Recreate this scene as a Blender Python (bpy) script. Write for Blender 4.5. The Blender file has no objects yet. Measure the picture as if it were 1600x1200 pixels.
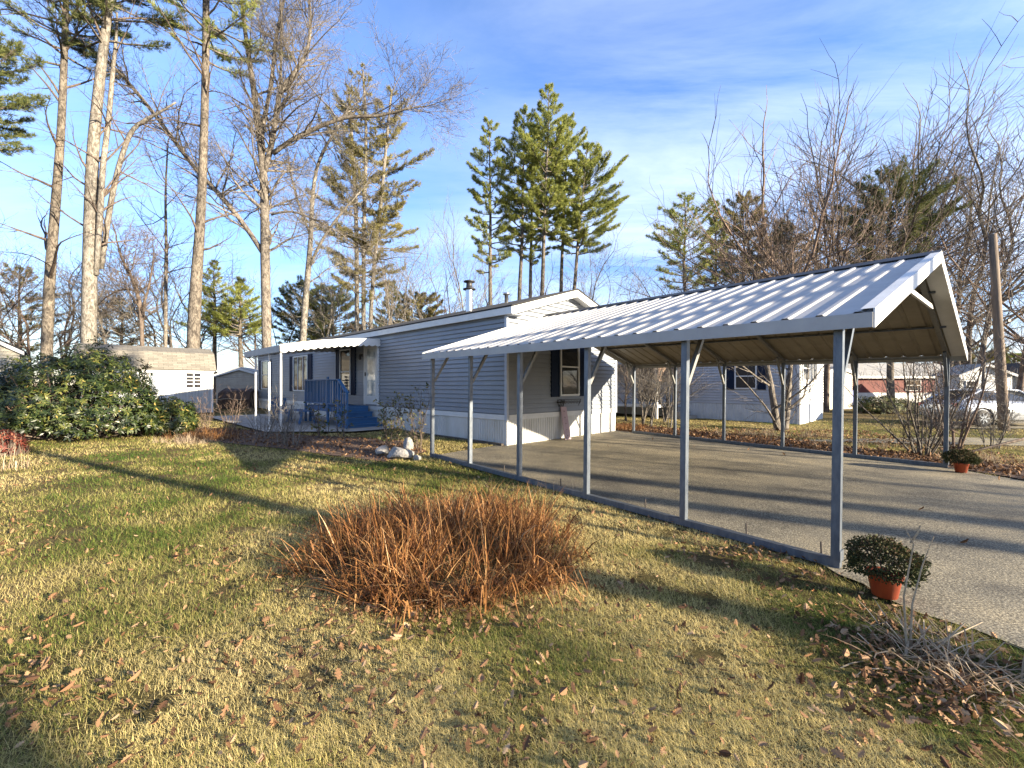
import bpy, math, random
import numpy as np
from mathutils import Vector, Matrix, Quaternion
random.seed(7); RS=np.random.RandomState(7)
SC=bpy.context.scene; COL=SC.collection
F=682.0; HY=603.0; CH=1.55
R=math.radians
# ------------------------------------------------------------------ terrain height (a gentle planar slope)
A0=Vector((-0.640,0.768)); B0=Vector((0.768,0.640)); P0=Vector((2.76,3.72))
def gz(x,y):
    s=-0.640*x+0.768*y-1.09
    s=np.clip(s,-25,25)
    return 0.0118*s
def ground(px,py):
    d=CH*F/(py-HY)
    for _ in range(12):
        x=(px-800)/F*d; d=(CH-float(gz(x,d)))*F/(py-HY)
    x=(px-800)/F*d
    return Vector((x,d,float(gz(x,d))))
def PX(px,py,d): return Vector(((px-800)/F*d,d,CH+(HY-py)/F*d))
def GD(px,d):
    x=(px-800)/F*d
    return Vector((x,d,float(gz(x,d))))
# ------------------------------------------------------------------ materials
def nodes(name):
    m=bpy.data.materials.new(name); m.use_nodes=True
    nt=m.node_tree; b=nt.nodes['Principled BSDF']
    return m,nt,b
def N(nt,t,**k):
    n=nt.nodes.new(t)
    for a,v in k.items(): setattr(n,a,v)
    return n
def L(nt,a,b): nt.links.new(a,b)
def ramp(nt,stops):
    r=N(nt,'ShaderNodeValToRGB'); e=r.color_ramp.elements
    while len(e)<len(stops): e.new(0.5)
    for i,(p,c) in enumerate(stops):
        e[i].position=p; e[i].color=(c[0],c[1],c[2],1)
    return r
def noise(nt,scale,detail=4,rough=.6,stretch=None,dist=0,coord='Object'):
    tc=N(nt,'ShaderNodeTexCoord'); n=N(nt,'ShaderNodeTexNoise')
    n.inputs['Scale'].default_value=scale; n.inputs['Detail'].default_value=detail; n.inputs['Roughness'].default_value=rough
    n.inputs['Distortion'].default_value=dist
    if stretch:
        mp=N(nt,'ShaderNodeMapping'); mp.inputs['Scale'].default_value=stretch
        L(nt,tc.outputs[coord],mp.inputs[0]); L(nt,mp.outputs[0],n.inputs['Vector'])
    else: L(nt,tc.outputs[coord],n.inputs['Vector'])
    return n
def PM(name,c1,c2=None,scale=6,rough=.6,bump=0,bscale=60,metal=0,stretch=None,spec=.5,lo=.35,hi=.65):
    m,nt,b=nodes(name)
    c2=c2 or tuple(x*.8 for x in c1)
    n=noise(nt,scale,5,.65,stretch)
    r=ramp(nt,[(lo,c1),(hi,c2)]); L(nt,n.outputs[0],r.inputs[0]); L(nt,r.outputs[0],b.inputs['Base Color'])
    b.inputs['Roughness'].default_value=rough; b.inputs['Metallic'].default_value=metal
    b.inputs['Specular IOR Level'].default_value=spec
    if bump:
        n2=noise(nt,bscale,4,.6,stretch); bp=N(nt,'ShaderNodeBump'); bp.inputs['Strength'].default_value=bump; bp.inputs['Distance'].default_value=.02
        L(nt,n2.outputs[0],bp.inputs['Height']); L(nt,bp.outputs[0],b.inputs['Normal'])
    return m
def VM(name,stops,rough=.6,spec=.3,trans=0):
    """colour picked per leaf / blade from the face attribute 'var'"""
    m,nt,b=nodes(name)
    a=N(nt,'ShaderNodeAttribute',attribute_name='var')
    r=ramp(nt,stops); L(nt,a.outputs['Fac'],r.inputs[0]); L(nt,r.outputs[0],b.inputs['Base Color'])
    b.inputs['Roughness'].default_value=rough; b.inputs['Specular IOR Level'].default_value=spec
    if trans:
        t=N(nt,'ShaderNodeBsdfTranslucent'); mx=N(nt,'ShaderNodeMixShader'); mx.inputs[0].default_value=trans
        L(nt,r.outputs[0],t.inputs[0]); L(nt,b.outputs[0],mx.inputs[1]); L(nt,t.outputs[0],mx.inputs[2])
        L(nt,mx.outputs[0],nt.nodes['Material Output'].inputs[0])
    return m
M={}
M['siding']=PM('blue grey vinyl siding',(.205,.225,.25),(.175,.19,.215),.9,.45,.05,30,spec=.4)
M['white']=PM('white painted trim',(.62,.62,.60),(.55,.55,.53),3,.5)
M['skirt']=PM('white vinyl skirting',(.60,.60,.58),(.46,.45,.41),2,.5,stretch=(1,1,.3))
M['navy']=PM('navy shutter',(.006,.014,.035),(.009,.018,.042),5,.65,spec=.15)
M['blue']=PM('blue painted wood',(.018,.085,.20),(.022,.10,.225),4,.55,.1,40)
M['glass']=None
def glass():
    m,nt,b=nodes('window glass'); b.inputs['Base Color'].default_value=(.02,.022,.025,1); b.inputs['Roughness'].default_value=.04
    b.inputs['Specular IOR Level'].default_value=.55
    n=noise(nt,2.5,2,.5); bp=N(nt,'ShaderNodeBump'); bp.inputs['Strength'].default_value=.06; bp.inputs['Distance'].default_value=.02
    L(nt,n.outputs[0],bp.inputs['Height']); L(nt,bp.outputs[0],b.inputs['Normal'])
    return m
M['glass']=glass()
M['curtain']=PM('pale curtain',(.5,.5,.46),(.36,.36,.34),30,.8,stretch=(1,1,.05))
M['galv']=PM('galvanised steel',(.13,.15,.175),(.08,.095,.12),25,.45,.06,80,metal=.45,stretch=(1,1,.3))
M['rafter']=PM('dull steel tube',(.20,.20,.19),(.15,.15,.14),20,.55,metal=.4)
M['roofmetal']=PM('white ribbed roof panel',(.37,.365,.35),(.31,.305,.295),3,.5,.02,8,spec=.4)
M['soffitmetal']=PM('underside tinted as warm shade',(.23,.20,.145),(.18,.155,.11),4,.5)  # white panel underside; shade and warm driveway bounce put into this colour
M['black']=PM('black paint',(.015,.015,.016),(.03,.03,.03),10,.5)
M['stone']=PM('pale stone',(.34,.32,.29),(.13,.125,.12),22,.9,.5,18)
M['concrete']=PM('old concrete',(.33,.31,.28),(.24,.225,.2),3,.9,.2,40)
M['timber']=PM('weathered timber',(.10,.08,.06),(.05,.042,.035),12,.85,.3,60)
M['pot']=PM('terracotta plastic pot',(.42,.085,.03),(.33,.06,.025),8,.5)
M['steel']=PM('stainless flue',(.62,.63,.64),(.5,.5,.52),12,.25,metal=.95,stretch=(1,1,.2))
M['beige']=PM('beige siding',(.30,.275,.215),(.25,.23,.175),3,.55)
M['tan']=PM('pale tan panel',(.38,.34,.27),(.31,.27,.22),3,.6)
M['brownwood']=PM('brown deck wood',(.20,.12,.075),(.13,.08,.05),10,.8,.2,50)
M['greywood']=PM('grey white painted boards',(.36,.37,.36),(.30,.31,.30),5,.6,stretch=(1,1,.2))
M['paleblue']=PM('pale grey painted board panel',(.20,.22,.24),(.16,.18,.20),14,.6,stretch=(1,1,.1))
M['ntan']=PM('neighbour pale siding',(.38,.40,.43),(.33,.35,.38),2,.5)
M['nskirt']=PM('neighbour skirting',(.52,.54,.55),(.42,.44,.45),3,.6)
M['red']=PM('red brick paint',(.13,.028,.02),(.09,.02,.015),12,.8,.2,40)
M['tarp']=PM('dark brown cover',(.028,.016,.012),(.05,.03,.022),5,.7,.3,10)
M['pole']=PM('weathered pole wood',(.19,.14,.10),(.08,.06,.045),9,.85,.5,40,stretch=(1,1,.08))
M['plank']=PM('pinkish board',(.42,.31,.32),(.34,.24,.25),6,.7)
M['carpaint']=PM('silver car paint',(.55,.58,.62),(.52,.55,.59),2,.22,metal=.5,spec=.7)
M['carpaint2']=PM('dark car paint',(.05,.055,.06),(.04,.045,.05),2,.2,metal=.4,spec=.7)
M['rubber']=PM('rubber',(.015,.015,.015),(.03,.03,.03),20,.8)
M['bluebin']=PM('blue plastic bin',(.02,.06,.3),(.02,.05,.25),5,.5)
M['redglass']=PM('red lamp',(.35,.01,.01),(.3,.01,.01),5,.2)
def bark(name,c1,c2,st=(1,1,.4),sc=9):
    m,nt,b=nodes(name)
    n=noise(nt,sc,8,.75,st,.8); n3=noise(nt,.6,3,.6)
    r=ramp(nt,[(.42,c2),(.58,c1)]); L(nt,n.outputs[0],r.inputs[0])
    mx=N(nt,'ShaderNodeMixRGB',blend_type='MULTIPLY'); mx.inputs[0].default_value=.7
    r3=ramp(nt,[(.3,(.55,.55,.55)),(.7,(1.15,1.12,1.05))]); L(nt,n3.outputs[0],r3.inputs[0])
    L(nt,r.outputs[0],mx.inputs[1]); L(nt,r3.outputs[0],mx.inputs[2]); L(nt,mx.outputs[0],b.inputs['Base Color'])
    b.inputs['Roughness'].default_value=.9; b.inputs['Specular IOR Level'].default_value=.15
    bp=N(nt,'ShaderNodeBump'); bp.inputs['Strength'].default_value=.9; bp.inputs['Distance'].default_value=.05
    L(nt,n.outputs[0],bp.inputs['Height']); L(nt,bp.outputs[0],b.inputs['Normal'])
    return m
M['bark_pine']=bark('pine bark',(.20,.175,.145),(.055,.047,.04))
M['bark_grey']=bark('grey brown bark',(.23,.205,.175),(.075,.064,.055))
M['bark_pale']=bark('pale smooth bark',(.27,.25,.22),(.09,.08,.068))
M['bark_dark']=bark('dark twig bark',(.17,.135,.11),(.08,.062,.052))
M['bark_red']=bark('reddish twig bark',(.24,.18,.14),(.12,.085,.07))
M['needle']=VM('pine needles',[(0,(.085,.115,.024)),(.5,(.23,.26,.06)),(1,(.42,.41,.12))],.65,.25,.25)
M['needle_d']=VM('dark needles',[(0,(.035,.05,.016)),(.5,(.095,.115,.035)),(1,(.22,.21,.07))],.65,.25,.2)
M['needle_y']=VM('dry pine needles',[(0,(.09,.085,.028)),(.5,(.21,.19,.065)),(1,(.38,.32,.13))],.65,.25,.25)
M['rhodo']=VM('rhododendron leaf',[(0,(.010,.018,.005)),(.4,(.026,.042,.009)),(.72,(.075,.09,.02)),(.9,(.16,.15,.035)),(1,(.30,.22,.06))],.42,.45,.12)
M['grass']=VM('grass blades',[(0,(.05,.10,.014)),(.3,(.135,.175,.032)),(.55,(.36,.31,.095)),(1,(.66,.54,.24))],.7,.2,.3)
M['dryblade']=VM('dried strap leaves',[(0,(.035,.015,.008)),(.25,(.13,.052,.02)),(.6,(.29,.135,.045)),(.85,(.42,.235,.095)),(1,(.6,.43,.24))],.65,.2,.3)
M['paleblade']=VM('pale dried leaves',[(0,(.12,.08,.05)),(.5,(.33,.25,.16)),(1,(.62,.52,.38))],.65,.2,.2)
M['leaf']=VM('fallen leaves',[(0,(.05,.026,.015)),(.35,(.14,.072,.035)),(.65,(.27,.155,.08)),(.9,(.37,.26,.155)),(1,(.42,.16,.05))],.75,.2,.15)
M['mum']=VM('mum foliage',[(0,(.018,.03,.009)),(.5,(.05,.055,.018)),(.8,(.12,.07,.04)),(1,(.16,.10,.06))],.7,.2,.1)
M['shrubleaf']=VM('shrub leaves',[(0,(.03,.045,.015)),(.5,(.09,.10,.03)),(1,(.22,.17,.06))],.6,.3,.2)
M['redleaf']=VM('red shrub leaves',[(0,(.05,.014,.01)),(.6,(.14,.03,.02)),(1,(.24,.10,.05))],.6,.3,.2)
def shingle(name,c1,c2,c3,bw=.33,rh=.14):
    m,nt,b=nodes(name)
    tc=N(nt,'ShaderNodeTexCoord'); br=N(nt,'ShaderNodeTexBrick')
    L(nt,tc.outputs['UV'],br.inputs['Vector'])
    br.inputs['Scale'].default_value=1; br.inputs['Brick Width'].default_value=bw; br.inputs['Row Height'].default_value=rh
    br.inputs['Mortar Size'].default_value=.006; br.inputs['Color1'].default_value=(*c1,1); br.inputs['Color2'].default_value=(*c2,1); br.inputs['Mortar'].default_value=(*c3,1)
    br.inputs['Bias'].default_value=-.2
    n=noise(nt,30,4,.7); mx=N(nt,'ShaderNodeMixRGB',blend_type='MULTIPLY'); mx.inputs[0].default_value=.6
    r=ramp(nt,[(.3,(.6,.6,.6)),(.7,(1.1,1.1,1.1))]); L(nt,n.outputs[0],r.inputs[0]); L(nt,br.outputs[0],mx.inputs[1]); L(nt,r.outputs[0],mx.inputs[2])
    L(nt,mx.outputs[0],b.inputs['Base Color']); b.inputs['Roughness'].default_value=.9
    bp=N(nt,'ShaderNodeBump'); bp.inputs['Strength'].default_value=.5; bp.inputs['Distance'].default_value=.01
    L(nt,mx.outputs[0],bp.inputs['Height']); L(nt,bp.outputs[0],b.inputs['Normal'])
    return m
M['shingle_grey']=shingle('weathered shingles',(.20,.18,.145),(.12,.11,.09),(.06,.055,.045))
M['shingle_dark']=shingle('charcoal shingles',(.035,.033,.032),(.025,.024,.024),(.015,.015,.015))
def asphalt():
    m,nt,b=nodes('asphalt aggregate')
    n=noise(nt,70,7,.85); n2=noise(nt,1.1,5,.6); v=N(nt,'ShaderNodeTexVoronoi'); v.inputs['Scale'].default_value=48
    tc=N(nt,'ShaderNodeTexCoord'); L(nt,tc.outputs['Object'],v.inputs['Vector'])
    r=ramp(nt,[(.38,(.04,.036,.03)),(.50,(.21,.185,.135)),(.62,(.60,.54,.41))]); L(nt,n.outputs[0],r.inputs[0])
    rv=ramp(nt,[(.0,(1.5,1.45,1.35)),(.35,(.85,.85,.85)),(.8,(.65,.65,.65))]); L(nt,v.outputs['Distance'],rv.inputs[0])
    mx=N(nt,'ShaderNodeMixRGB',blend_type='MULTIPLY'); mx.inputs[0].default_value=.8
    L(nt,r.outputs[0],mx.inputs[1]); L(nt,rv.outputs[0],mx.inputs[2])
    r2=ramp(nt,[(.32,(.55,.55,.56)),(.5,(.95,.94,.9)),(.68,(1.25,1.2,1.08))]); L(nt,n2.outputs[0],r2.inputs[0])
    m2=N(nt,'ShaderNodeMixRGB',blend_type='MULTIPLY'); m2.inputs[0].default_value=1
    L(nt,mx.outputs[0],m2.inputs[1]); L(nt,r2.outputs[0],m2.inputs[2]); L(nt,m2.outputs[0],b.inputs['Base Color'])
    b.inputs['Roughness'].default_value=.85; b.inputs['Specular IOR Level'].default_value=.3
    bp=N(nt,'ShaderNodeBump'); bp.inputs['Strength'].default_value=.5; bp.inputs['Distance'].default_value=.003
    L(nt,v.outputs['Distance'],bp.inputs['Height']); bp.invert=True; L(nt,bp.outputs[0],b.inputs['Normal'])
    return m
M['asphalt']=asphalt()
def lawnmat():
    m,nt,b=nodes('lawn soil and turf')
    n=noise(nt,.55,4,.6); n2=noise(nt,55,5,.75); n3=noise(nt,6,5,.7)
    r=ramp(nt,[(.34,(.06,.065,.02)),(.48,(.11,.09,.04)),(.62,(.16,.12,.065))])
    ad=N(nt,'ShaderNodeMath',operation='MULTIPLY_ADD'); ad.inputs[1].default_value=.35; L(nt,n3.outputs[0],ad.inputs[0])
    ml=N(nt,'ShaderNodeMath',operation='MULTIPLY'); ml.inputs[1].default_value=.65; L(nt,n.outputs[0],ml.inputs[0]); L(nt,ml.outputs[0],ad.inputs[2])
    L(nt,ad.outputs[0],r.inputs[0])
    r2=ramp(nt,[(.3,(.35,.33,.3)),(.7,(1.35,1.3,1.2))]); L(nt,n2.outputs[0],r2.inputs[0])
    mx=N(nt,'ShaderNodeMixRGB',blend_type='MULTIPLY'); mx.inputs[0].default_value=1
    L(nt,r.outputs[0],mx.inputs[1]); L(nt,r2.outputs[0],mx.inputs[2]); L(nt,mx.outputs[0],b.inputs['Base Color'])
    b.inputs['Roughness'].default_value=.95; b.inputs['Specular IOR Level'].default_value=.1
    bp=N(nt,'ShaderNodeBump'); bp.inputs['Strength'].default_value=1; bp.inputs['Distance'].default_value=.03
    L(nt,n2.outputs[0],bp.inputs['Height']); L(nt,bp.outputs[0],b.inputs['Normal'])
    return m
M['lawn']=lawnmat()
M['soil']=PM('bare brown soil',(.17,.12,.07),(.08,.055,.035),10,.95,1,45)
M['mulch']=PM('leafy mulch',(.13,.075,.045),(.045,.028,.02),14,.95,1,40)
# ------------------------------------------------------------------ mesh building
class MB:
    def __init__(s): s.v=[]; s.f=[]; s.uv=[]
    def quad(s,a,b,c,d):
        n=len(s.v); s.v+= [tuple(a),tuple(b),tuple(c),tuple(d)]; s.f.append((n,n+1,n+2,n+3)); return s
    def poly(s,pts):
        n=len(s.v); s.v+=[tuple(p) for p in pts]; s.f.append(tuple(range(n,n+len(pts)))); return s
    def box(s,x0,x1,y0,y1,z0,z1,M4=None):
        n=len(s.v); P=[(x0,y0,z0),(x1,y0,z0),(x1,y1,z0),(x0,y1,z0),(x0,y0,z1),(x1,y0,z1),(x1,y1,z1),(x0,y1,z1)]
        if M4: P=[tuple(M4@Vector(p)) for p in P]
        s.v+=P
        s.f+=[(n,n+3,n+2,n+1),(n+4,n+5,n+6,n+7),(n,n+1,n+5,n+4),(n+1,n+2,n+6,n+5),(n+2,n+3,n+7,n+6),(n+3,n,n+4,n+7)]
        return s
    def bar(s,a,b,w,h=None,up=Vector((0,0,1))):
        """rectangular bar from a to b"""
        a=Vector(a); b=Vector(b); h=h or w; d=(b-a); l=d.length; d.normalize()
        x=d.cross(up)
        if x.length<1e-4: x=d.cross(Vector((0,1,0)))
        x.normalize(); z=x.cross(d); n=len(s.v)
        for p in (a,b):
            for (i,j) in ((-1,-1),(1,-1),(1,1),(-1,1)): s.v.append(tuple(p+x*w/2*i+z*h/2*j))
        s.f+=[(n,n+1,n+2,n+3),(n+7,n+6,n+5,n+4),(n,n+4,n+5,n+1),(n+1,n+5,n+6,n+2),(n+2,n+6,n+7,n+3),(n+3,n+7,n+4,n)]
        return s
    def tube(s,pts,rad,k=6,caps=True):
        pts=[Vector(p) for p in pts]; m=len(pts)
        if not hasattr(rad,'__len__'): rad=[rad]*m
        d=(pts[1]-pts[0]).normalized(); u=d.orthogonal().normalized(); n0=len(s.v)
        for i,p in enumerate(pts):
            d=(pts[min(i+1,m-1)]-pts[max(i-1,0)])
            if d.length<1e-6: d=Vector((0,0,1))
            d.normalize(); u=(u-d*u.dot(d))
            if u.length<1e-5: u=d.orthogonal()
            u.normalize(); w=d.cross(u)
            for j in range(k):
                a=2*math.pi*j/k; s.v.append(tuple(p+(u*math.cos(a)+w*math.sin(a))*rad[i]))
        for i in range(m-1):
            for j in range(k):
                a=n0+i*k+j; b=n0+i*k+(j+1)%k; s.f.append((a,b,b+k,a+k))
        if caps and k>2:
            s.f.append(tuple(n0+j for j in range(k))[::-1]); s.f.append(tuple(n0+(m-1)*k+j for j in range(k)))
        return s
    def lathe(s,prof,k=20,c=(0,0,0)):
        n0=len(s.v)
        for (r,z) in prof:
            for j in range(k):
                a=2*math.pi*j/k; s.v.append((c[0]+r*math.cos(a),c[1]+r*math.sin(a),c[2]+z))
        for i in range(len(prof)-1):
            for j in range(k):
                a=n0+i*k+j; b=n0+i*k+(j+1)%k; s.f.append((a,b,b+k,a+k))
        return s
    def prism(s,prof,ax,t0,t1):
        """closed 2-D profile extruded along axis 'x','y' or 'z'"""
        def P(q,t): return {'x':(t,q[0],q[1]),'y':(q[0],t,q[1]),'z':(q[0],q[1],t)}[ax]
        n=len(prof); k=len(s.v)
        s.v+=[P(q,t0) for q in prof]+[P(q,t1) for q in prof]
        for i in range(n):
            j=(i+1)%n; s.f.append((k+i,k+j,k+n+j,k+n+i))
        s.f.append(tuple(k+i for i in range(n))[::-1]); s.f.append(tuple(k+n+i for i in range(n)))
        return s
    def build(s,name,mat,parent=None,smooth=False,fixn=True):
        me=bpy.data.meshes.new(name); me.from_pydata(s.v,[],s.f); me.materials.append(mat)
        if fixn:
            import bmesh
            bm=bmesh.new(); bm.from_mesh(me); bmesh.ops.recalc_face_normals(bm,faces=bm.faces); bm.to_mesh(me); bm.free()
        if smooth: me.polygons.foreach_set('use_smooth',[True]*len(me.polygons))
        me.update()
        o=bpy.data.objects.new(name,me); COL.objects.link(o)
        if parent: o.parent=parent
        return o
def npmesh(name,V,nper,var,mat,parent=None):
    """V: (faces, nper, 3) separate faces; var per face"""
    V=np.asarray(V,dtype=np.float32); nf=V.shape[0]
    me=bpy.data.meshes.new(name); me.vertices.add(nf*nper); me.vertices.foreach_set('co',V.reshape(-1))
    me.loops.add(nf*nper); me.loops.foreach_set('vertex_index',np.arange(nf*nper,dtype=np.int32))
    me.polygons.add(nf); me.polygons.foreach_set('loop_start',np.arange(0,nf*nper,nper,dtype=np.int32))
    try: me.polygons.foreach_set('loop_total',np.full(nf,nper,dtype=np.int32))
    except Exception: pass
    me.update(calc_edges=True)
    at=me.attributes.new('var','FLOAT','FACE'); at.data.foreach_set('value',np.asarray(var,dtype=np.float32))
    me.materials.append(mat)
    o=bpy.data.objects.new(name,me); COL.objects.link(o)
    if parent: o.parent=parent
    return o
def setp(o,label=None,cat=None,group=None,kind=None):
    if label: o['label']=label
    if cat: o['category']=cat
    if group: o['group']=group
    if kind: o['kind']=kind
    return o
def thing(name,label,cat,loc=(0,0,0),rz=0,group=None):
    o=bpy.data.objects.new(name,None); COL.objects.link(o); o.empty_display_size=.3
    o.location=loc; o.rotation_euler=(0,0,rz)
    return setp(o,label,cat,group)
def copytree(root,loc,rz,scale,label=None,cat=None,group=None):
    r=root.copy(); COL.objects.link(r); r.location=loc; r.rotation_euler=(0,0,rz); r.scale=scale
    if label: r['label']=label
    if cat: r['category']=cat
    if group: r['group']=group
    for ch in list(root.children):
        c=ch.copy(); COL.objects.link(c); c.parent=r
        for g in list(ch.children):
            d=g.copy(); COL.objects.link(d); d.parent=c
    return r
# ================================================================== SETTING
def inpoly(x,y,poly):
    x=np.asarray(x);y=np.asarray(y); ins=np.zeros(x.shape,bool); n=len(poly)
    for i in range(n):
        x1,y1=poly[i]; x2,y2=poly[(i+1)%n]
        c=((y1>y)!=(y2>y)); 
        with np.errstate(divide='ignore',invalid='ignore'):
            t=(x2-x1)*(y-y1)/(y2-y1+1e-12)+x1
        ins^=(c&(x<t))
    return ins
def c2w(b,a): return (P0.x+B0.x*b+A0.x*a, P0.y+B0.y*b+A0.y*a)
drive_l=[(0.02,7.0),(.02,.25),(-.22,-.2),(-.45,-.62),(-.52,-1.05),(-.72,-2.0),(-1.1,-4),(-2,-8),(7.5,-8.0),(6.9,-2.4),(6.35,-1.25),(6.7,-.6),(7.1,-.1),(7.2,.6),(7.2,8.3),(2.2,7.4)]
rr=random.Random(3)
def wobble(poly,step=.16,amp=.035):
    out=[]
    for i in range(len(poly)):
        a=Vector(poly[i]); b=Vector(poly[(i+1)%len(poly)]); n=max(1,int((b-a).length/step))
        for k in range(n): out.append(tuple(a.lerp(b,k/n)+Vector((rr.uniform(-amp,amp),rr.uniform(-amp,amp)))))
    return out
DRIVE=[c2w(*p) for p in wobble(drive_l)]
HC=Vector((-.125,10.63)); HY0=R(45)
HA=Vector((-math.sin(HY0),math.cos(HY0))); HB=Vector((math.cos(HY0),math.sin(HY0)))
def h2w(b,a): return (HC.x+HB.x*b+HA.x*a, HC.y+HB.y*b+HA.y*a)
PATIO=[h2w(*p) for p in [(0,4.9),(-1.6,5.0),(-3.5,6.6),(-3.6,14),(0,14)]]
HOUSE=[h2w(*p) for p in [(0,0),(4.9,0),(4.9,20.5),(0,20.5)]]
def sheet(name,poly,dz,mat,res=None):
    import bmesh
    bm=bmesh.new(); vs=[bm.verts.new((x,y,0)) for x,y in poly]; bm.faces.new(vs)
    bmesh.ops.triangulate(bm,faces=bm.faces)
    for v in bm.verts: v.co.z=float(gz(v.co.x,v.co.y))+dz
    me=bpy.data.meshes.new(name); bm.normal_update(); bm.to_mesh(me); bm.free(); me.materials.append(mat)
    if me.polygons[0].normal.z<0: me.flip_normals()
    o=bpy.data.objects.new(name,me); COL.objects.link(o); return setp(o,kind='structure')
# value noise in numpy for patches
def vnoise(x,y,s,seed=0):
    rs=np.random.RandomState(seed); T=rs.rand(128,128)
    X=np.asarray(x)/s+500; Y=np.asarray(y)/s+500; xi=np.floor(X).astype(int); yi=np.floor(Y).astype(int); fx=X-xi; fy=Y-yi
    fx=fx*fx*(3-2*fx); fy=fy*fy*(3-2*fy); g=lambda i,j:T[i%128,j%128]
    return (g(xi,yi)*(1-fx)+g(xi+1,yi)*fx)*(1-fy)+(g(xi,yi+1)*(1-fx)+g(xi+1,yi+1)*fx)*fy
def relief(x,y):
    return (vnoise(x,y,.55,1)-.5)*.03+(vnoise(x,y,.2,2)-.5)*.012
def make_ground():
    g=[]; c=0; st=.12
    ax=[0]
    while ax[-1]<1500:
        c=ax[-1]; st=.14 if c<9 else st*1.12; ax.append(c+st)
    xs=np.array([-a for a in ax[::-1][:-1]]+ax); ys=xs+5
    X,Y=np.meshgrid(xs,ys); 
    inD=inpoly(X,Y,DRIVE)|inpoly(X,Y,PATIO)|inpoly(X,Y,BED)|inpoly(X,Y,BED_R)
    Z=gz(X,Y)+np.where(inD,-.012,relief(X,Y)-.006)
    n=len(xs); V=np.stack([X,Y,Z],-1).reshape(-1,3)
    I=np.arange(n*n).reshape(n,n); Fc=np.stack([I[:-1,:-1],I[:-1,1:],I[1:,1:],I[1:,:-1]],-1).reshape(-1,4)
    me=bpy.data.meshes.new('lawn'); me.from_pydata(V.tolist(),[],Fc.tolist()); me.materials.append(M['lawn'])
    me.polygons.foreach_set('use_smooth',[True]*len(me.polygons)); me.update()
    o=bpy.data.objects.new('lawn',me); COL.objects.link(o); setp(o,kind='structure')
sheet('driveway',DRIVE,.010,M['asphalt'])
sheet('patio',PATIO,.05,M['concrete'])
# side street and neighbour's drive at the far right
q=[ground(1330,690),ground(1480,684),ground(1900,690),ground(1900,704),ground(1480,695)]
sheet('street',[(-2+p.x,p.y) if i==0 else (p.x,p.y) for i,p in enumerate(q)],.02,M['asphalt'])
q=[ground(1440,664),ground(1480,659),ground(2050,659),ground(2050,672),ground(1480,670)]
sheet('parking_strip',[(p.x,p.y) for p in q],.024,M['asphalt'])
# mulch bed in front of the patio
BED=[(p.x,p.y) for p in [ground(x,y) for x,y in [(300,668),(395,672),(470,680),(560,684),(640,690),(668,706),(600,722),(520,712),(430,700),(330,690),(270,690)]]]
bx=[c for c in BED]; 
BED_R=[c2w(*p) for p in wobble([(7.3,9.5),(7.3,.3),(6.9,-.6),(6.5,-1.2),(7.1,-2.4),(7.9,-4),(8.6,-4),(8.5,0),(9.4,4),(9.2,9.5)],.4,.1)]
STRIP=wobble([tuple(ground(x,y))[:2] for x,y in [(1060,852),(1150,862),(1300,902),(1430,958),(1520,980),(1600,1012),(1680,1045),(1640,1170),(1500,1130),(1330,1040),(1250,945),(1120,885)]],.15,.04)
make_ground()
sheet('garden_bed',BED,.008,M['mulch']); sheet('leaf_bed',BED_R,.014,M['mulch'])
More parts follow.
